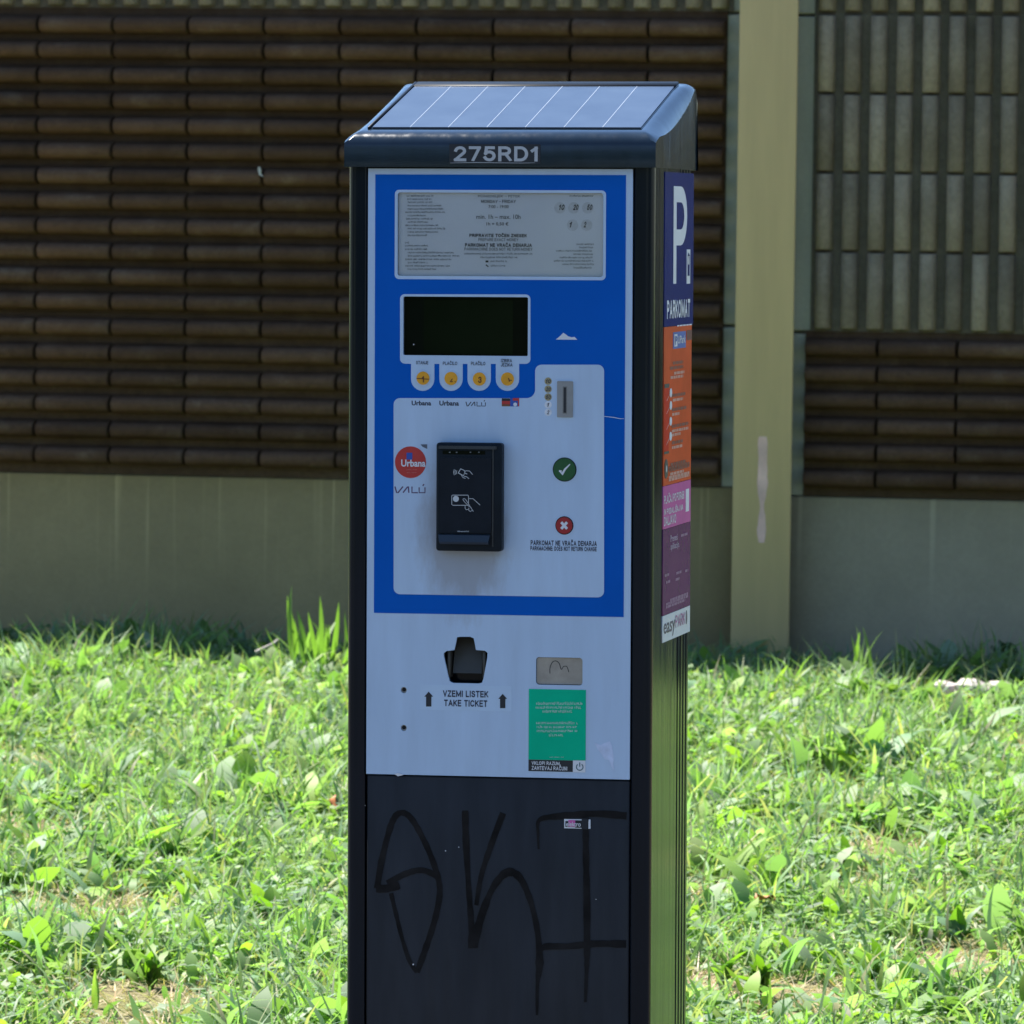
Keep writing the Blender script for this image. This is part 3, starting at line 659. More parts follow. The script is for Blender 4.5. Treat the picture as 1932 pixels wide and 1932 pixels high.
geo('phone_mark', [poly_geo(rr(zx8(800, 660)[0], zx8(800, 660)[1], zx8(824, 676)[0], zx8(824, 676)[1]), off=-.0058), stroke_geo([zx8(802, 696), zx8(824, 714)], 2, off=-.0058)], ink_dark, TW)
for x, y, s in ((1440, 205, '10'), (1560, 205, '20'), (1680, 205, '50'), (1550, 355, '1'), (1672, 355, '2')):
    px, py = zx8(x, y); c = plate('coin_picture', [disc(px, py, 10.5)], -.0062, .0004, coin_m, TW)
    w = 5.2 * len(s); k = 4 if len(s) == 2 else -3
    geo('coin_number', [text_geo(s, px + k - w / 2, py - 6.3, px + k + w / 2, py + 4.3, off=-.0056, bold=.03, shear=.3)], navy_ink, TW)
plate('pane', [rr(746, 360, 1141, 526, 6)], -.0035, .001, pane_m, TW)

# display
DS = plate('display', [rr(757, 556, 1000, 675, 3)], -.006, .003, screen_glass, PM)
geo('dust_speck', [poly_geo(disc(779, 650, 1.3, n=6), off=-.0055)], white_ink, DS)
lcd = flat('lcd_glass', (.005, .009, .004), .1, .2, var=.3, scale=6)
plate('liquid_crystal_panel', [rr(798, 566, 966, 668)], -.0056, .0004, lcd, DS)
# push buttons
for i, (x, y) in enumerate(((798.7, 713.4), (851.5, 714), (905, 715), (958, 715))):
    b = plate('button_ring', [disc(x, y, 14.2), disc(x, y, 12.2)], .0018, .0010, clear_film, PM)
    b.name = 'push_button'; plate('cap', [disc(x, y, 12.1)], .0028, .003, yellow_btn, b)
    q = []
    if i == 0: q = [stroke_geo([(x - 12, y + .5), (x + 11.5, y + 2)], 1.4, off=.0032), text_geo('1', x - 2.5, y - 4, x + 2.5, y + 8, off=.0031, bold=.03)]
    if i == 1: q = [stroke_geo([(x - 1.5, y + 6.5), (x + 3, y + .5)], 1.6, off=.0031), stroke_geo([(x - 1, y + 6), (x + 4, y + 6)], 1.5, off=.0032), poly_geo(disc(x + 8, y + 6, 1), off=.0031)]
    if i == 2: q = [text_geo('3', x - 2.4, y - 4.5, x + 4.6, y + 7.5, off=.0031, bold=.03)]
    if i == 3: q = [stroke_geo([(x + 2, y - 2), (x + 4, y + 4), (x + 3.5, y + 5)], 1.8, off=.0031), stroke_geo([(x + 3, y + 2), (x + 9, y + 2.5)], 1.2, off=.0032)]
    geo('symbol', q, flat('worn_mark', (.13, .04, .01), .6), b)
def check_button(x, y, r, m, strokes, name):
    b = plate('button_ring', [disc(x, y, r + 1.6), disc(x, y, r)], .0016, .0010, black_pl, PM); b.name = name
    plate('cap', [disc(x, y, r - .1)], .0034, .003, m, b)
    geo('symbol', [stroke_geo(l, w, off=.0037 + .0001 * k) for k, (l, w) in enumerate(strokes)], white_ink, b)
check_button(1065.7, 885.8, 20.6, green_btn, [([(1055.5, 888), (1059, 889), (1061.5, 894.5), (1067, 885), (1076.5, 875.5)], [2.5, 5, 5, 3.6, 1.6])], 'push_button')
check_button(1065.2, 991.3, 15.3, red_btn, [([(1059.8, 985), (1070.8, 997.6)], 5), ([(1070.8, 985), (1059.8, 997.6)], 5)], 'push_button')
# coin slot
CS = plate('coin_slot', [rr(1051.8, 719, 1081.8, 787.3, 2)], .0035, .0035, grey_metal, PM)
plate('bezel', [rr(1049.8, 716.5, 1083.8, 791.5, 2)], .0018, .0008, clear_film, CS)
plate('slit', [rr(1064.3, 730.7, 1068.9, 778.5)], .0040, .0004, ink_dark, CS)
plate('slit_edge', [rr(1062.6, 729, 1070.6, 780.2)], .0038, .0002, flat('slit_steel', (.2, .2, .21), .35, metallic=.6), CS)
plate('coin_strip', [rr(1027, 711, 1043.5, 792)], .0013, .0003, clear_film, CS)
for y, s in ((719, '10'), (734, '20'), (749, '50'), (763.5, '1'), (777.7, '2')):
    plate('coin_picture', [disc(1034.6, y, 6.8, n=18)], .0017, .0003, coin_m if s in '12' else flat('brass_coin_print', (.36, .31, .17), .45, var=.3, scale=200), CS)
    geo('coin_number', [text_geo(s, 1034.6 - 2.2 * len(s), y - 3.4, 1034.6 + 2.4 * len(s), y + 3.8, off=.0019, bold=.02, shear=.25)], navy_ink, CS)

# card reader: a deep housing with a tilted face
def build_reader():
    c, w, h = rect(823, 834.5, 946.5, 1038.5); d = .024
    a0, a1, z0, z1 = c.x - w / 2, c.x + w / 2, c.y - h / 2, c.y + h / 2
    r = box('card_reader', a0, a1, -d, -.0012, z0, z1, flat('reader_housing', (.013, .018, .024), .4, .2, var=.2), PM, .004, 3); r.location.x = .0042
    f = rr(831, 862, 928, 1004, 3)
    face = flat('reader_face', (.012, .0165, .024), .32, .25, var=.2)
    plate('face', [f], d + .0016, .002, face, r)
    plate('side_rib', [rr(929.5, 846, 932, 1030)], d + .0012, .0012, flat('rib_black', (.02, .026, .034), .3), r)
    plate('top_lip', [rr(829, 840, 938, 846, 1.5)], d + .003, .0034, flat('lip_black', (.022, .030, .038), .4), r)
    plate('lamp_strip', [rr(836, 849, 916, 856)], d + .0005, .0006, screen_glass, r)
    geo('lamp', [poly_geo(rr(x, 851, x + 3, 853), off=d + .0008) for x in (848, 861, 887, 903)], flat('lamp_lens', (.12, .14, .15), .3), r)
    # card tongue at the bottom: wedge
    q, w2, h2 = rect(829, 1006, 926, 1025)
    vs = []
    for sx in (-1, 1):
        for yy, zz in ((d, .5), (d + .006, .42), (d + .009, -.25), (d + .004, -.5), (d, -.5)): vs.append((q.x + sx * w2 / 2 * (1 if zz > .3 else .95), -yy, q.y + zz * h2))
    fs = [(i, (i + 1) % 5, 5 + (i + 1) % 5, 5 + i) for i in range(5)] + [(0, 1, 2, 3, 4), (5, 6, 7, 8, 9)]
    from_lists('card_slot', vs, fs, flat('slot_plastic', (.016, .025, .038), .34), r)
    o = d + .0020; z3 = lambda l: [(709.4 + .2578 * x, 800 + .2578 * y) for x, y in l]; S = lambda l, w=1.0: stroke_geo(z3(l), w, off=o)
    icon = flat('icon_print', (.55, .58, .60), .5, var=.05)
    geo('icon', [S([(607, 352), (625, 322), (660, 338), (645, 372), (607, 352)], 1.5), S([(598, 334), (592, 346), (598, 360)]), S([(588, 330), (582, 346), (588, 364)]), S([(578, 326), (573, 346), (578, 368)]),
                 S([(650, 345), (665, 336), (690, 338), (712, 364)]), S([(628, 366), (640, 385), (660, 392)]), S([(645, 375), (668, 380), (686, 395)]), S([(650, 352), (672, 360)], 1.4)], icon, r)
    geo('icon', [S([(565, 514), (678, 514), (682, 520), (682, 584), (676, 588), (568, 588), (560, 582), (560, 520), (565, 514)], 1.1), S([(640, 545), (648, 538), (660, 544), (717, 633)]), S([(640, 545), (650, 560), (690, 600)]),
                 S([(682, 540), (715, 540), (766, 586)]), S([(657, 588), (657, 610), (664, 620), (680, 618)]), S([(684, 606), (684, 626), (696, 634), (706, 626)]), poly_geo(disc(*z3([(590, 541)])[0], 5.6, n=20), off=o)], icon, r)
    geo('small_print', bars_geo(864, 886, 1000.8, 1.8, off=o, gap=.6), icon, r)
build_reader()

# ticket tray, return flap, screws
def build_tray():
    r = plate('ticket_tray', [rr(834, 1199, 922, 1291)], -.034, .003, olive_pl, PM)
    bk = flat('tray_wall', (.055, .052, .042), .5)
    cx = P(878.5, 1250); z0, z1 = P(878, 1288).y, P(878, 1202).y
    vs = [(cx.x - .030, -.0 + .006, z0), (cx.x + .030, .006, z0), (cx.x + .024, .030, z1), (cx.x - .024, .030, z1), (cx.x - .030, .030, z0), (cx.x + .030, .030, z0)]
    from_lists('chute', [(cx.x - .020, .012, z0 + .012), (cx.x + .020, .012, z0 + .012), (cx.x + .020, .031, z1), (cx.x - .020, .031, z1), (cx.x - .020, .014, z0 + .0115), (cx.x + .020, .014, z0 + .0115), (cx.x + .020, .033, z1), (cx.x - .020, .033, z1)],
               [(0, 1, 2, 3), (4, 5, 6, 7), (0, 1, 5, 4), (2, 3, 7, 6), (0, 3, 7, 4), (1, 2, 6, 5)], bk, r)
    for s in (-1, 1):
        box('guide', cx.x + s * .0245 - .002, cx.x + s * .0245 + .002, .006, .031, z0 + .006, cx.y + .018, bk, r, .0005, 1)
build_tray()
RF = plate('return_flap', [rr(1011.8, 1241.4, 1098.2, 1291.4, 5)], -.0035, .003, steel, PM)
geo('scribble', [stroke_geo(smooth_line(zx4([(1308, 508), (1308, 470), (1325, 430), (1350, 422), (1372, 440), (1386, 480), (1402, 460), (1425, 462), (1438, 500)])), 1.3, off=-.0030)], ink_dark, RF)
for x, y in ((761.8, 1302), (761.8, 1373.5)):
    s = plate('lock_screw', [disc(x, y, 6.3)], -.0045, .003, steel, PM)
    plate('core', [disc(x - .6, y - .6, 3.6, n=16)], -.004, .0005, dark_gap, s)
# green information sticker
GS = plate('green_sticker', [rr(997.6, 1300.8, 1105.3, 1434)], .0006, .0004, green_st, PM)
plate('black_strip', [rr(997.2, 1434, 1081, 1455.5)], .0006, .0004, ink_dark, GS)
plate('white_square', [rr(1081, 1434.4, 1104.6, 1457)], .0006, .0004, white_ink, GS)
g = []
for y, a, b in ((1327.5, 1012, 1098), (1335, 1011, 1097), (1342.3, 1024, 1080), (1364.2, 1012, 1090), (1371.6, 1013, 1089), (1379, 1013, 1090), (1387, 1036, 1061)): g += bars_geo(a, b, y, 4.0, off=.0009, gap=2.4)
g += bars_geo(1037, 1064, 1428.5, 1.5, off=.0009)
geo('small_print', g, pale_ink, GS)
geo('lettering', [text_geo('VKLOPI RAZUM,', 1003.2, 1436.5, 1058, 1444, off=.0009, bold=.02), text_geo('ZAHTEVAJ RAČUN!', 1003.2, 1443.6, 1070.5, 1453, off=.0009, bold=.02)], white_ink, GS)
pw = [(1094 + 6.2 * math.sin(R(a)), 1447 - 6.2 * math.cos(R(a))) for a in range(35, 330, 15)]
geo('power_symbol', [stroke_geo(pw, 1.7, off=.0009), stroke_geo([(1094, 1438.5), (1094, 1446.5)], 1.8, off=.0010)], flat('teal_print', (.02, .10, .12)), GS)

# stickers down the right side
SS = 'side'
def sx(zx): return (1560 + zx / 3.22) / 1.325
def y6(zy): return (400 + zy / 3.22) / 1.325
def y7(zy): return (1000 + zy * 660 / 1932) / 1.325
def s7(zx): return (1560 + zx / 2.925) / 1.325
def srect(ya, yb, za, zb): return [Vector((ya, za)), Vector((yb, za)), Vector((yb, zb)), Vector((ya, zb))]
yA, yB = .0853, .326
zs = [P(1250, 322, SS).y, P(1249, 617, SS).y, P(1248, 918, SS).y, P(1247, 1163, SS).y, P(1247, 1214, SS).y]
zmid = P(1247.5, 1000, SS).y
SG = plate('parking_sign', [srect(yA, .338, zs[1], 1.617)], .0010, .0010, sign_blue, PM, SS)
def side_text(body, ya, yb, za, zb, off=.0014, bold=0, shear=0):
    co, fs = lettering(body, bold, shear)
    ax, bx = min(c.x for c in co), max(c.x for c in co); ay, by = min(c.y for c in co), max(c.y for c in co)
    return [place(SS, ya + (v.x - ax) / (bx - ax) * (yb - ya), za + (v.y - ay) / (by - ay) * (zb - za), off + v.z) for v in co], fs
def side_rect(ya, yb, za, zb, off=.0014): return poly_geo(srect(ya, yb, za, zb), SS, off)
def SP(x, y): return P(x, y, SS)
def side_bars(ya, yb, z, h, off=.0014):
    r = random.Random(int(z * 9e4)); G = []; y = ya
    while y < yb - .002:
        w = min(r.uniform(.010, .03), yb - y); G.append(side_rect(y, y + w, z - h / 2, z + h / 2, off)); y += w + .004
    return G
pa, pb = SP(sx(390), y6(600)).x, SP(sx(500), y6(500)).x
ptop, pbot = SP(sx(440), y6(212)).y, SP(sx(405), y6(996)).y
geo('letter', [side_text('P', pa, pb, pbot, ptop, bold=.012)], white_ink, SG)
qa, qb = SP(sx(497), y6(860)).x, SP(sx(525), y6(860)).x
wq = plate('white_mark', [srect(qa, qb, SP(sx(510), y6(996)).y, SP(sx(510), y6(720)).y)], .0014, .0003, white_ink, SG, SS)
qm = (qa + qb) / 2; zq0, zq1 = SP(sx(510), y6(990)).y, SP(sx(510), y6(725)).y; dz = zq1 - zq0; hw = (qb - qa) * .26
geo('mark_outline', [side_rect(qm - hw, qm + hw, zq0 + dz * .22, zq0 + dz * .56, .0018), side_rect(qm - hw, qm - hw * .7, zq0 + dz * .56, zq0 + dz * .82, .0018), side_rect(qm + hw * .7, qm + hw, zq0 + dz * .56, zq0 + dz * .82, .0018), poly_geo([Vector((qm - hw * 1.2, zq0 + dz * .82)), Vector((qm + hw * 1.2, zq0 + dz * .82)), Vector((qm, zq0 + dz * .93))], SS, .0018)], sign_blue, SG)
geo('lettering', [side_text('PARKOMAT', SP(sx(338), y6(1200)).x, SP(sx(523), y6(1200)).x, SP(sx(430), y6(1272)).y, SP(sx(430), y6(1124)).y, bold=.03)], white_ink, SG)
geo('small_print', side_bars(SP(sx(420), y6(1330)).x, .325, SP(sx(470), y6(1330)).y, .0018), white_ink, SG)
OG = plate('orange_notice', [srect(yA, yB, zs[2], zs[1] - .0006)], .0010, .0010, orange_st, PM, SS)
ya, yb = SP(sx(388), y6(1450)).x, SP(sx(490), y6(1450)).x; zc = SP(sx(440), y6(1448)).y
plate('logo_plate', [srect(ya, yb, zc - .0115, zc + .0115)], .0014, .0003, app_blue, OG, SS)
geo('lettering', [side_text('UPark', ya + .040, yb - .006, zc - .005, zc + .006, .0018, .02)], white_ink, OG)
geo('logo_square', [side_rect(ya + .007, ya + .034, zc - .0085, zc + .0085, .0018)], white_ink, OG)
geo('logo_letter', [side_text('P', ya + .013, ya + .028, zc - .006, zc + .006, .0024, .03)], app_blue, OG)
geo('dark_mark', [side_rect(SP(sx(497), y6(1420)).x, yB, SP(sx(510), y6(1450)).y, SP(sx(510), y6(1370)).y)], flat('brown_ink', (.16, .03, .015), .6), OG)
dk = flat('dark_orange_print', (.22, .045, .02), .6); pl = flat('pale_orange_print', (.62, .30, .22), .6)
T0 = zs[1]; Hh = zs[1] - zs[2]
g = []; g2 = []
for f, a, b in ((.235, .16, .25), (.265, .135, .25), (.44, .155, .27), (.53, .155, .28), (.635, .155, .30), (.74, .155, .25), (.875, .145, .28), (.895, .13, .31), (.91, .13, .31)): g += side_bars(a, b, T0 - f * Hh, .0042)
for f, a, b in ((.30, .17, .26), (.325, .14, .25), (.47, .16, .25), (.56, .155, .22), (.665, .155, .30), (.69, .155, .23), (.77, .155, .25), (.935, .14, .26), (.955, .13, .31), (.97, .13, .31)): g2 += side_bars(a, b, T0 - f * Hh, .0038)
geo('small_print', g, dk, OG); geo('small_print', g2, pl, OG)
def ell(y, z, ry, rz, n=20): return [Vector((y + ry * math.cos(2 * math.pi * i / n), z + rz * math.sin(2 * math.pi * i / n))) for i in range(n)]
plate('phone_picture', [srect(yA + .002, .128, T0 - .80 * Hh, T0 - .36 * Hh)], .0013, .0002, redor_st, OG, SS)
geo('phone_edge', [side_rect(yA + .002, .128, T0 - .385 * Hh, T0 - .36 * Hh, .0017), side_rect(yA + .002, .128, T0 - .80 * Hh, T0 - .785 * Hh, .0017)], ink_dark, OG)
for f in (.42, .50, .60, .695):
    c = plate('step_disc', [ell(.142, T0 - f * Hh, .010, .0062)], .0018, .0003, white_ink, OG, SS)
    geo('step_line', [poly_geo([Vector((.104, T0 - (f + .05) * Hh)), Vector((.106, T0 - (f + .044) * Hh)), Vector((.134, T0 - (f + .002) * Hh)), Vector((.132, T0 - (f + .008) * Hh))], SS, .0019)], white_ink, OG)
plate('round_badge', [ell(.107, T0 - .895 * Hh, .0155, .0135)], .0016, .0004, ink_dark, OG, SS)
geo('badge_dot', [poly_geo(ell(.107, T0 - .895 * Hh, .004, .005), SS, .0020)], white_ink, OG)
PG = plate('pink_notice', [srect(yA, yB, zmid, zs[2] - .0006)], .0010, .0010, pink_st, PM, SS)
yy0 = SP(s7(287), y7(720)).x
for body, a, zt_, zb_ in (('PLAČAJ PO PORABI', 432, 668, 745), ('IN PODALJŠAJ NA', 425, 770, 826), ('DALJAVO', 372, 838, 905)):
    geo('lettering', [side_text(body, yy0, SP(s7(a), y7((zt_ + zb_) / 2)).x, SP(s7(350), y7(zb_ + 0)).y, SP(s7(350), y7(zt_ + 0)).y, bold=.012)], white_ink, PG)
plate('white_phone', [srect(SP(s7(445), y7(730)).x, SP(s7(468), y7(730)).x, SP(s7(456), y7(815)).y, SP(s7(456), y7(650)).y)], .0014, .0003, white_ink, PG, SS)
UG = plate('purple_notice', [srect(yA, yB, zs[3], zmid - .0006)], .0010, .0010, purple_st, PM, SS)
geo('lettering', [side_text('Prenesi', SP(s7(333), y7(1010)).x, SP(s7(384), y7(1010)).x, SP(s7(355), y7(1032)).y, SP(s7(355), y7(985)).y, bold=.015), side_text('aplikacijo.', SP(s7(333), y7(1070)).x, SP(s7(398), y7(1070)).x, SP(s7(365), y7(1100)).y, SP(s7(365), y7(1040)).y, bold=.012)], flat('lilac_print', (.45, .33, .47), .5), UG)
g = []
for zz, a, b in ((985, 408, 460), (1280, 290, 325), (1262, 375, 412), (1248, 440, 462), (1330, 300, 330), (1310, 370, 400), (1440, 330, 460), (1465, 300, 460), (1490, 300, 440)):
    z_ = SP(s7((a + b) / 2), y7(zz)).y; g += side_bars(SP(s7(a), y7(zz)).x, SP(s7(b), y7(zz)).x, z_, .0035)
geo('small_print', g, flat('mauve_print', (.26, .11, .24), .5), UG)
EG = plate('parking_app_label', [srect(yA, yB, zs[4], zs[3] - .0006)], .0010, .0010, flat('label_white', (.66, .69, .74), .4, var=.04), PM, SS)
zt_, zb_ = zs[3] - .0055, zs[4] + .0045
ea, em, eb = SP(s7(284), y7(1650)).x, SP(s7(368), y7(1640)).x, SP(s7(440), y7(1625)).x
geo('lettering', [side_text('easy', ea, em, zb_, zt_ - .006, bold=.015)], flat('plum_print', (.07, .05, .10), .5), EG)
geo('lettering', [side_text('PARK', em + .003, eb, zb_ + .009, zt_ - .001, bold=.006)], flat('rose_print', (.45, .16, .34), .5), EG)
geo('drop_mark', [poly_geo(ell(SP(s7(450), y7(1610)).x, (zt_ + zb_) / 2 + .004, .006, .010), SS, .0014)], flat('plum_mark', (.07, .05, .10), .5), EG)

strip_m = flat('contact_silver', (.20, .245, .32), .4)
# cap with the solar roof
def build_cap():
    c0 = .0018
    st = [(-.012, 1.622, 1.6215, .2145, .2145), (-.012, 1.650, 1.650, .2145, .2145), (-.0105, 1.658, 1.6545, .2145, .207), (-.004, 1.666, 1.6572, .2145, .200), (.007, 1.6705, 1.660, .2145, .195), (.02, 1.673, 1.662, .2144, .193),
          (.08, 1.6862, 1.6655, .2142, .191), (.14, 1.6994, 1.673, .214, .190), (.20, 1.7127, 1.684, .2135, .1885), (.26, 1.7259, 1.698, .2125, .1875), (.31, 1.737, 1.715, .2115, .187), (.340, 1.743, 1.729, .211, .1868), (.356, 1.742, 1.733, .2105, .186), (.368, 1.735, 1.728, .21, .186), (.373, 1.722, 1.716, .2105, .188), (.373, 1.622, 1.6215, .2125, .2125)]
    vs = []; n = 0
    for y, zt, zs_, W, xi in st:
        pw_ = 1.5 + 3.2 * min(1, max(0, y / .34)) ** 1.3
        if y > .01: zs_ = zt - .88 * (zt - zs_)
        row = [(-W, 1.6215), (-W, zs_)]
        for k in range(1, 10):
            u = (k / 9) ** 1.5; row.append((-W + (W - xi) * u, zs_ + (zt - zs_) * (1 - (1 - u) ** pw_)))
        row = row + [(-x, z) for x, z in reversed(row)]
        n = len(row); vs += [(c0 + x, y, z) for x, z in row]
    fs = []
    for i in range(len(st) - 1):
        for k in range(n): a = i * n + k; b = i * n + (k + 1) % n; fs.append((a, b, b + n, a + n))
    fs += [tuple(range(n)), tuple(range((len(st) - 1) * n, len(st) * n))]
    me = bpy.data.meshes.new('cap'); me.from_pydata(vs, [], fs)
    bm = bmesh.new(); bm.from_mesh(me); bmesh.ops.remove_doubles(bm, verts=bm.verts, dist=1e-5); bmesh.ops.dissolve_degenerate(bm, edges=bm.edges, dist=1e-5)
    bmesh.ops.recalc_face_normals(bm, faces=bm.faces); bm.to_mesh(me); bm.free()
    me.polygons.foreach_set('use_smooth', [True] * len(me.polygons)); me.set_sharp_from_angle(angle=R(32))
    cap = link('cap', me, navy_paint('cap_paint', (.008, .0155, .026), .13, .55), PM)
    plate('number_plate', [rr(848, 272, 1019.5, 309, 1, 'cap')], .0010, .0010, ink_dark, cap, 'cap')
    geo('plate_number', [text_geo('275RD1', 855.5, 276, 1016, 304.5, 'cap', .0013, .024)], silver_ink, cap)
    geo('wear_line', [stroke_geo([(850, 307.4), (900, 306.6), (985, 307.6), (1010, 307)], [.6, 1.0, .7, .5], 'cap', .0016)], silver_ink, cap)
    # solar panel lying in the sloping top
    y0, y1 = .022, .338; za, zb = 1.6737, 1.7434; L = math.hypot(y1 - y0, zb - za); ang = math.atan2(zb - za, y1 - y0)
    sp = empty('solar_panel', (c0, y0, za), (ang, 0, 0)); sp.parent = PM
    W0 = .1895
    box('tray', -W0, W0, .0, L, -.012, .0006, navy, sp)
    for nm, q in (('frame_shade_bar', (-W0, -W0 + .004, 0, L)), ('frame_shade_bar', (-W0 + .004, W0, L - .030, L))):  # dark frame; the top bar stands in for the recess shadow
        box(nm, *q, .0, .0030, black_pl, sp, .001, 1)
    xs = lin(-W0 + .0055, W0 - .001, 7)
    for i in range(7):
        box('solar_cell', xs[i] + .0007, xs[i + 1] - .0007, .0040, L - .0305, .0002, .0018, cell_m, sp)
    for i in range(1, 7): box('contact_strip', xs[i] - .0005, xs[i] + .0005, .0040, L - .0305, .0003, .0020, strip_m, sp)
build_cap()

# ---------------------------------------------------------------- meadow in front of the wall
def mask_noise(x, y, s, seed):
    r = np.random.default_rng(seed); v = np.zeros_like(x)
    for k in range(7):
        a = r.uniform(0, 2 * np.pi); f = s * r.uniform(.6, 1.9); v += np.sin(f * (x * np.cos(a) + y * np.sin(a)) + r.uniform(0, 6.28)) * r.uniform(.6, 1)
    return v / 3.2
def tri_rows(nv, rows):            # ribbon of `rows` pairs then a tip
    t = []
    for i in range(rows - 1): a = 2 * i; t += [(a, a + 1, a + 3), (a, a + 3, a + 2)]
    a = 2 * (rows - 1); t.append((a, a + 1, a + 2)); return np.array(t)
def scatter(n, x0=-5.2, x1=2.9, y0=.68, y1=10.17, bare=0.0, seed=0):
    r = np.random.default_rng(seed); x = r.uniform(x0, x1, n); y = r.uniform(y0, y1, n)
    m = mask_noise(x, y, 3.6, 5) + .55 * mask_noise(x, y, 11, 6)
    keep = r.random(n) < np.clip(1.0 - bare * np.clip(m - .02, 0, 1.1) * 1.7, .05, 1)
    edge = np.clip((y - 9.75) / .4, 0, 1); keep &= r.random(n) > .75 * edge
    xa = -1.25 - .258 * (y - 2.6) - .45; xb = .48 - .105 * (y - 2.6) + .45          # thinner where only a side step would show it
    keep &= ((x > xa) & (x < xb) & (y > 2.4)) | ((x > -.4) & (x < 1.7)) | (r.random(n) < .22)
    return x[keep], y[keep]
def ribbons(x, y, h, w, lean, bend, az, rows=3, seed=1, wprof=None, twist=None, lift=0.0):
    n = len(x); r = np.random.default_rng(seed); rowsT = np.linspace(0, 1, rows + 1)
    wprof = wprof or [1, .9, .6][:rows]
    tw = r.uniform(0, 2 * np.pi, n) if twist is None else az + np.pi / 2 + r.normal(0, twist, n)
    side = np.stack([np.cos(tw), np.sin(tw), np.zeros(n)], -1); dirv = np.stack([np.cos(az), np.sin(az), np.zeros(n)], -1)
    z0 = gz(x, y) - .004 + lift; P0 = np.stack([x, y, z0], -1); V = np.empty((n, 2 * rows + 1, 3))
    for i, t in enumerate(rowsT):
        ang = lean + bend * t                   # angle from vertical
        c = P0 + dirv * (h * t * np.sin(ang))[:, None] + np.array([0, 0, 1.0]) * (h * t * np.cos(ang))[:, None]
        if i < rows:
            s = side * (w * wprof[i] / 2)[:, None]; V[:, 2 * i] = c - s; V[:, 2 * i + 1] = c + s
        else: V[:, 2 * i] = c
    T = tri_rows(0, rows); k = 2 * rows + 1
    TT = (T[None] + (np.arange(n) * k)[:, None, None]).reshape(-1, 3)
    return V.reshape(-1, 3), TT, k
def tints(n, k, pal, r, var=.25):
    pal = np.array(pal); i = r.integers(0, len(pal), n); c = pal[i] * r.uniform(1 - var, 1 + var, (n, 1)) * r.uniform(.93, 1.07, (n, 3))
    return np.repeat(np.clip(c, .002, .9), k, axis=0)
GREENS = [(.19, .28, .14), (.175, .27, .165), (.215, .30, .155), (.14, .22, .12), (.30, .30, .19)]
LEAFG = [(.18, .28, .11), (.19, .29, .075), (.155, .25, .14), (.20, .31, .05), (.24, .32, .20), (.12, .20, .075)]
def stuff(name, parts, mat, label):
    V, T, C = [], [], []; k = 0
    for v, t, c in parts: V.append(v); T.append(t + k); C.append(c); k += len(v)
    o = link(name, fast_mesh(name, np.concatenate(V), np.concatenate(T), np.concatenate(C), mat), mat)
    tag(o, label, 'ground cover', None, 'stuff'); return o
STRAW = [(.42, .34, .22), (.33, .25, .15), (.50, .43, .31), (.30, .27, .14)]
def tall(x, y): return np.clip(.95 + .55 * mask_noise(x, y, 5.5, 21), .5, 1.6)
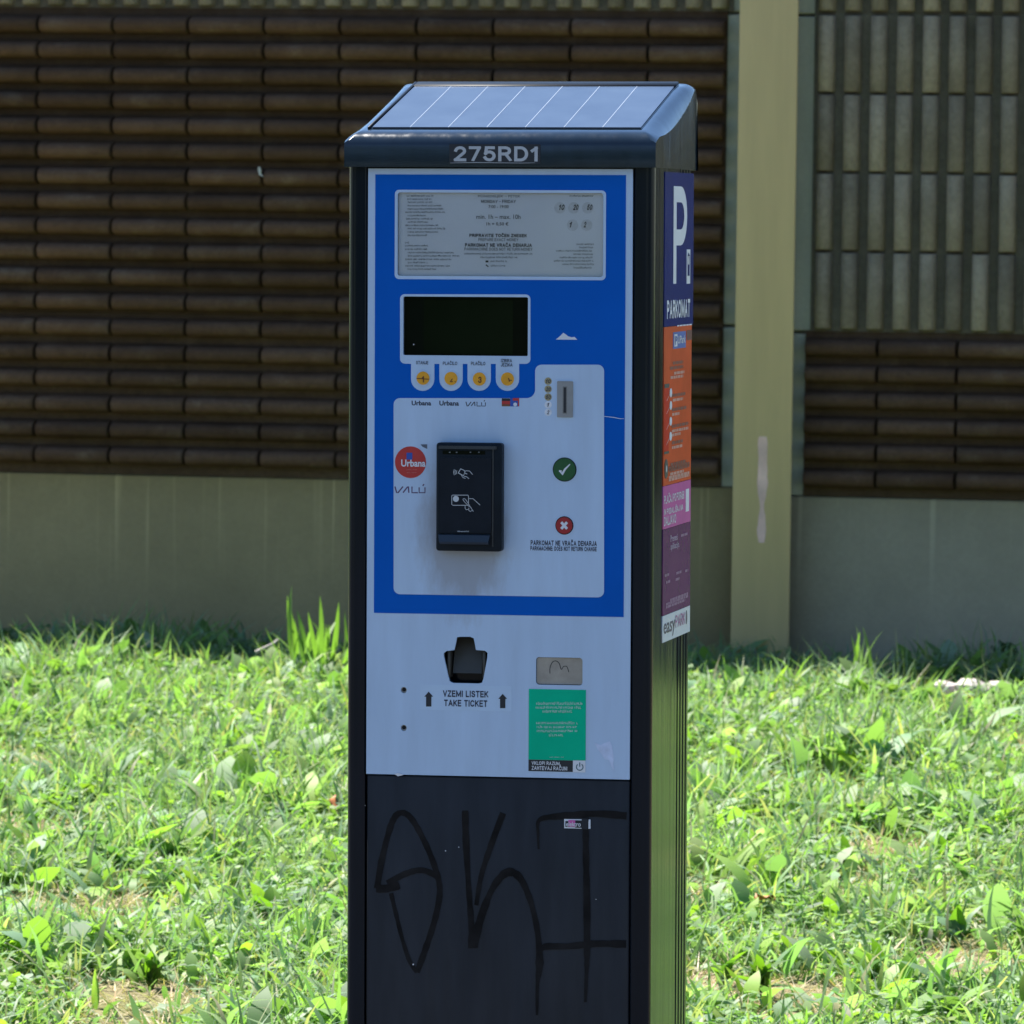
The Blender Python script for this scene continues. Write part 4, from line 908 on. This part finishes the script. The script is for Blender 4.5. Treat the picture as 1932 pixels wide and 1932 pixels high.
def build_meadow():
    r = np.random.default_rng(11)
    x, y = scatter(330000, bare=1.0, seed=1); n = len(x)
    v, t, k = ribbons(x, y, r.gamma(5, .016, n).clip(.03, .18) * tall(x, y), r.uniform(.0035, .009, n), r.normal(.15, .22, n), r.uniform(.1, 1.3, n), r.uniform(0, 6.28, n), seed=2)
    a = (v, t, tints(n, k, GREENS, r))
    x, y = scatter(75000, bare=.7, seed=31); n = len(x)          # coarse blades
    v, t, k = ribbons(x, y, r.uniform(.06, .15, n) * tall(x, y), r.uniform(.008, .016, n), r.normal(.15, .25, n), r.uniform(.2, 1.5, n), r.uniform(0, 6.28, n), rows=4, seed=32, wprof=[.55, 1, .9, .55])
    stuff('grass', [a, (v, t, tints(n, k, GREENS + LEAFG[:2] + [(.26, .36, .22)], r, .3))], blade_m, 'short sunlit green grass growing all over the slope')
    x, y = scatter(190000, bare=-.1, seed=3); n = len(x)
    v, t, k = ribbons(x, y, r.uniform(.03, .10, n), r.uniform(.002, .0045, n), r.uniform(.8, 1.6, n), r.uniform(-.2, .5, n), r.uniform(0, 6.28, n), seed=4)
    def straw(x, y, sd, lo, hi):
        n = len(x); v, t, k = ribbons(x, y, r.uniform(lo, hi, n), r.uniform(.002, .005, n), r.uniform(.95, 1.65, n), r.uniform(-.2, .4, n), r.uniform(0, 6.28, n), seed=sd)
        return v, t, tints(n, k, STRAW, r)
    a = (v, t, tints(n, k, [(.46, .37, .24), (.38, .28, .17), (.52, .46, .34), (.33, .30, .16)], r))
    x, y = scatter(150000, bare=-.1, seed=33); m = mask_noise(x, y, 3.6, 5) + .55 * mask_noise(x, y, 11, 6); x, y = x[m > .12], y[m > .12]
    stuff('dry_grass', [a, straw(x, y, 34, .03, .085)], straw_m, 'dry straw coloured grass lying between the green blades')
    # broad leaves of low weeds
    x, y = scatter(150000, bare=.7, seed=5); n = len(x)
    big = r.random(n) < .33
    h = np.where(big, r.uniform(.06, .13, n), r.uniform(.035, .075, n))
    h *= tall(x, y); P_ = []
    for q, (sel, rows, wp_) in enumerate(((~big, 4, [.25, .85, 1.0, .7]), (big & (r.random(n) < .5), 5, [.15, .6, .95, 1.0, .68]), (big, 7, [.16, .5, .42, .9, .62, 1.0, .7]))):
        if q == 2: sel = big & ~used
        used = sel if q < 2 else None; m = int(sel.sum())
        v, t, k = ribbons(x[sel], y[sel], h[sel], h[sel] * (r.uniform(.26, .44, m) if q else r.uniform(.16, .36, m)), r.uniform(-.1, .75, m), r.uniform(.4, 1.4, m), r.uniform(0, 6.28, m), rows=rows, seed=60 + q, wprof=wp_, twist=.35)
        P_.append((v, t, tints(m, k, LEAFG, r, .3)))
    # clover: three leaflets on a stalk
    x, y = scatter(42000, bare=.95, seed=7); n = len(x)
    hh = r.uniform(.02, .07, n); sz = r.uniform(.012, .024, n); a0 = r.uniform(0, 6.28, n); col = tints(n, 1, LEAFG, r)
    for j in range(3):
        v, t, k = ribbons(x, y, sz, sz * .8, r.uniform(.9, 1.5, n), r.uniform(0, .3, n), a0 + j * 2.094, rows=3, seed=8 + j, wprof=[.35, 1.0, .85], twist=.15, lift=hh)
        P_.append((v, t, np.repeat(col, k, axis=0)))
    stuff('low_weeds', P_, leaf_m, 'low clover and small broad leaves among the grass')
build_meadow()

# single weeds that stand out
def leaf_mesh(name, L, W, bendv, lobes=0, col=(.085, .16, .022)):
    n = 8; vs = []; fs = []
    for i in range(n + 1):
        t = i / n; w = W * (math.sin(math.pi * min(1, .08 + .92 * t) ** 1.35) ** .8 if i < n else .02) * .5
        if t < .22: w = max(W * .07, w * t / .22)
        if lobes and 0 < i < n: w *= 1.0 if i % 2 else (.62 if lobes == 1 else .86)
        ang = bendv * t; yv = L * t * math.sin(ang * .6 + .15); zv = L * t * math.cos(ang * .6 + .15)
        vs += [(-w, yv - w * .25, zv), (0, yv, zv), (w, yv - w * .25, zv)]
        if i: a = 3 * (i - 1); fs += [(a, a + 1, a + 4, a + 3), (a + 1, a + 2, a + 5, a + 4)]
    me = bpy.data.meshes.new(name); me.from_pydata(vs, [], fs); me.update(); me.polygons.foreach_set('use_smooth', [True] * len(fs))
    a = me.attributes.new('tint', 'FLOAT_COLOR', 'POINT'); a.data.foreach_set('color', np.tile(np.array(col + (1,), np.float32), len(vs)))
    me.materials.append(leaf_m); return me
LEAVES = {'broad': [leaf_mesh('leaf', .105, .040, .9, 2, (.13, .24, .03)), leaf_mesh('leaf', .085, .034, 1.4, 2, (.10, .19, .06)), leaf_mesh('leaf', .12, .038, 1.8, 2, (.085, .17, .06))],
          'dandelion': [leaf_mesh('leaf', .11, .036, 1.2, 1, (.14, .25, .025)), leaf_mesh('leaf', .095, .032, 1.9, 1, (.07, .14, .03)), leaf_mesh('leaf', .08, .034, .7, 1, (.09, .17, .02))],
          'blade': [leaf_mesh('leaf', .20, .014, .7, 0, (.16, .27, .07)), leaf_mesh('leaf', .26, .015, .5, 0, (.15, .25, .06)), leaf_mesh('leaf', .16, .012, 1.3, 0, (.18, .28, .10))],
          'dark': [leaf_mesh('leaf', .09, .045, 1.1, 0, (.035, .075, .02)), leaf_mesh('leaf', .07, .04, 1.6, 0, (.03, .065, .02))]}
def plant(name, kind, x, y, label, cat, n, scale=1, spread=1.0, group=None, seed=0):
    r = random.Random(seed * 91 + 5); root = empty(name, (x, y, float(gz(np.array(x), np.array(y))) - .004), (0, 0, r.uniform(0, 6.28)))
    n = n + 6 if kind in ('broad', 'dandelion') else n
    for i in range(n):
        o = link('leaf' if kind != 'blade' else 'blade', LEAVES[kind][r.randrange(len(LEAVES[kind]))], leaf_m, root)
        o.rotation_euler = Euler((r.uniform(-.1, .75) * spread, r.uniform(-.2, .2), i * 2.4 + r.uniform(-.4, .4)), 'XYZ'); s = scale * r.uniform(.6, .95); o.scale = (s, s, s)
        if kind == 'blade': o.location = (r.uniform(-.03, .03) * spread, r.uniform(-.03, .03) * spread, 0)
    tag(root, label, cat, group); return root
G1 = 'broad weeds standing out of the grass'
WEEDS = [('broadleaf_weed', 'broad', -1.226, 3.939, 'weed with one big upright leaf close beside the left edge of the machine', 5, 1.15),
         ('broadleaf_weed', 'broad', -1.564, 4.444, 'weed with rounded bright leaf halfway between left frame edge and machine', 6, 1.0),
         ('broadleaf_weed', 'broad', -1.743, 4.669, 'dense weed of dark leaves behind the bright rounded leaf left of the machine', 8, 1.0),
         ('dandelion_plant', 'dandelion', -1.03, 3.45, 'dandelion with bright toothed leaves at the lower left foot of the machine', 8, 1.1),
         ('dandelion_plant', 'dandelion', -1.252, 3.02, 'dandelion with yellow green leaves at the bottom edge left of the machine', 7, 1.0),
         ('broadleaf_weed', 'broad', -1.727, 4.956, 'pale weed in the middle of the left meadow, furthest back of its cluster', 6, .9),
         ('broadleaf_weed', 'broad', -1.634, 3.367, 'weed with broad leaf at the left edge of the photo near the bottom', 5, 1.0),
         ('broadleaf_weed', 'broad', -2.131, 5.349, 'small green weed near the left edge at mid height of the meadow', 6, .9),
         ('dandelion_plant', 'dandelion', -.117, 3.32, 'dandelion with one bright upright leaf at the bottom, right of the machine', 6, 1.15),
         ('dandelion_plant', 'dandelion', -.205, 3.42, 'dandelion with lobed leaves touching the right side of the machine near the bottom', 7, 1.0),
         ('broadleaf_weed', 'broad', -.20, 5.169, 'dark green weed in the middle of the right meadow', 7, 1.0),
         ('broadleaf_weed', 'broad', .092, 3.444, 'weed with a dark folded leaf at the bottom centre of the right meadow', 5, 1.1),
         ('broadleaf_weed', 'broad', .171, 4.14, 'weed with long pale leaves near the right edge, low in the meadow', 6, 1.0),
         ('broadleaf_weed', 'broad', .01, 5.322, 'pale broad weed right of the dark green weed in the right meadow', 6, 1.0),
         ('broadleaf_weed', 'broad', -.065, 6.796, 'weed with silvery leaves in the upper right meadow', 7, .95),
         ('broadleaf_weed', 'broad', -.427, 6.019, 'bright green weed just right of the machine in the upper meadow', 7, .95),
         ('broadleaf_weed', 'broad', -2.225, 6.0, 'weed with pale drooping leaves in the upper left meadow near the frame edge', 6, 1.0),
         ('broadleaf_weed', 'broad', -1.748, 6.22, 'weed of mixed leaves left of the machine in the upper meadow', 6, .9)]
for i, (nm, kd, x, y, lb, n, s) in enumerate(WEEDS): plant(nm, kd, x, y, lb, 'weed', n, s, 1.0, G1, i)
plant('grass_tuft', 'blade', -2.30, 9.12, 'tall grass tuft against the wall immediately left of the machine', 'grass tuft', 46, 1.25, 1.9, None, 40)
plant('grass_tuft', 'blade', -2.13, 9.15, 'thin grass tuft half hidden behind the left edge of the machine', 'grass tuft', 24, 1.15, 1.6, None, 41)
plant('grass_tuft', 'blade', -.66, 9.2, 'thin tall grass tuft in front of the right plinth', 'grass tuft', 8, 1.05, 1.3, None, 42)
plant('wall_weed', 'dark', -.53, 10.1, 'dark leafy weed at the foot of the right plinth beside the pale stones', 'weed', 9, 1.1, 1.0, None, 43)
plant('wall_weed', 'dark', -.345, 10.12, 'dark leafy weed at the foot of the right plinth by the right frame edge', 'weed', 9, 1.3, 1.0, None, 44)
def stone(x, y, s, label, seed):
    r = random.Random(seed); bm = bmesh.new(); bmesh.ops.create_icosphere(bm, subdivisions=2, radius=s)
    for v in bm.verts: v.co *= r.uniform(.82, 1.12); v.co.z *= .6
    me = bpy.data.meshes.new('stone'); bm.to_mesh(me); bm.free()
    tag(link('stone', me, stone_m, None, (x, y, float(gz(np.array(x), np.array(y))) + s * .3 + .03)), label, 'stone', 'pale stones in the grass at the right')
stone(-.345, 9.1, .055, 'pale pinkish stone in the grass below the dark weed, largest of three', 1)
stone(-.265, 9.12, .048, 'pale stone in the grass nearest the right frame edge', 2)
stone(-.42, 9.12, .045, 'small pale stone in the grass, leftmost of three', 3)
def twig():
    root_z = float(gz(np.array(-2.62), np.array(9.4))) + .075
    bm = bmesh.new()
    for a, b, w in (((-.055, 0, 0), (0, 0, .028), .0055), ((0, 0, .028), (.012, .01, .040), .005), ((0, 0, .026), (-.010, 0, -.02), .004)):
        a, b = Vector(a), Vector(b); m = (a + b) / 2; d = b - a
        r = bmesh.ops.create_cone(bm, cap_ends=True, segments=6, radius1=w, radius2=w * .7, depth=d.length)
        bmesh.ops.transform(bm, matrix=Matrix.Translation(m) @ d.to_track_quat('Z', 'Y').to_matrix().to_4x4(), verts=r['verts'])
    me = bpy.data.meshes.new('dry_stalk'); bm.to_mesh(me); bm.free()
    tag(link('dry_stalk', me, stone_m, None, (-2.47, 9.3, root_z)), 'bleached dry stalk lying on the grass left of the tall tuft', 'stalk')
twig()
def dry_leaf(x, y, label, seed):
    r = random.Random(seed); n = 6; vs = []; fs = []
    for i in range(n + 1):
        t = i / n; w = .016 * math.sin(math.pi * min(.97, max(.05, t))); vs += [(-w, .05 * t, .012 * math.sin(5 * t)), (0, .05 * t, .004 * t), (w, .05 * t, .012 * math.cos(4 * t))]
        if i: a = 3 * (i - 1); fs += [(a, a + 1, a + 4, a + 3), (a + 1, a + 2, a + 5, a + 4)]
    me = bpy.data.meshes.new('dry_leaf'); me.from_pydata(vs, [], fs); me.polygons.foreach_set('use_smooth', [True] * len(fs))
    o = link('dry_leaf', me, dry_leaf_m, None, (x, y, float(gz(np.array(x), np.array(y))) + .045)); o.rotation_euler = (r.uniform(.2, .9), r.uniform(-.3, .3), r.uniform(0, 6))
    tag(o, label, 'dry leaf', 'rusty dry leaves in the grass')
dry_leaf(-1.93, 5.35, 'rusty dry leaf in the left meadow near the left frame edge', 1)
dry_leaf(-1.50, 5.75, 'rusty dry leaf in the grass near the left edge of the machine', 2)
dry_leaf(-.23, 4.30, 'reddish dry leaf in the right meadow below the dark green weed', 3)
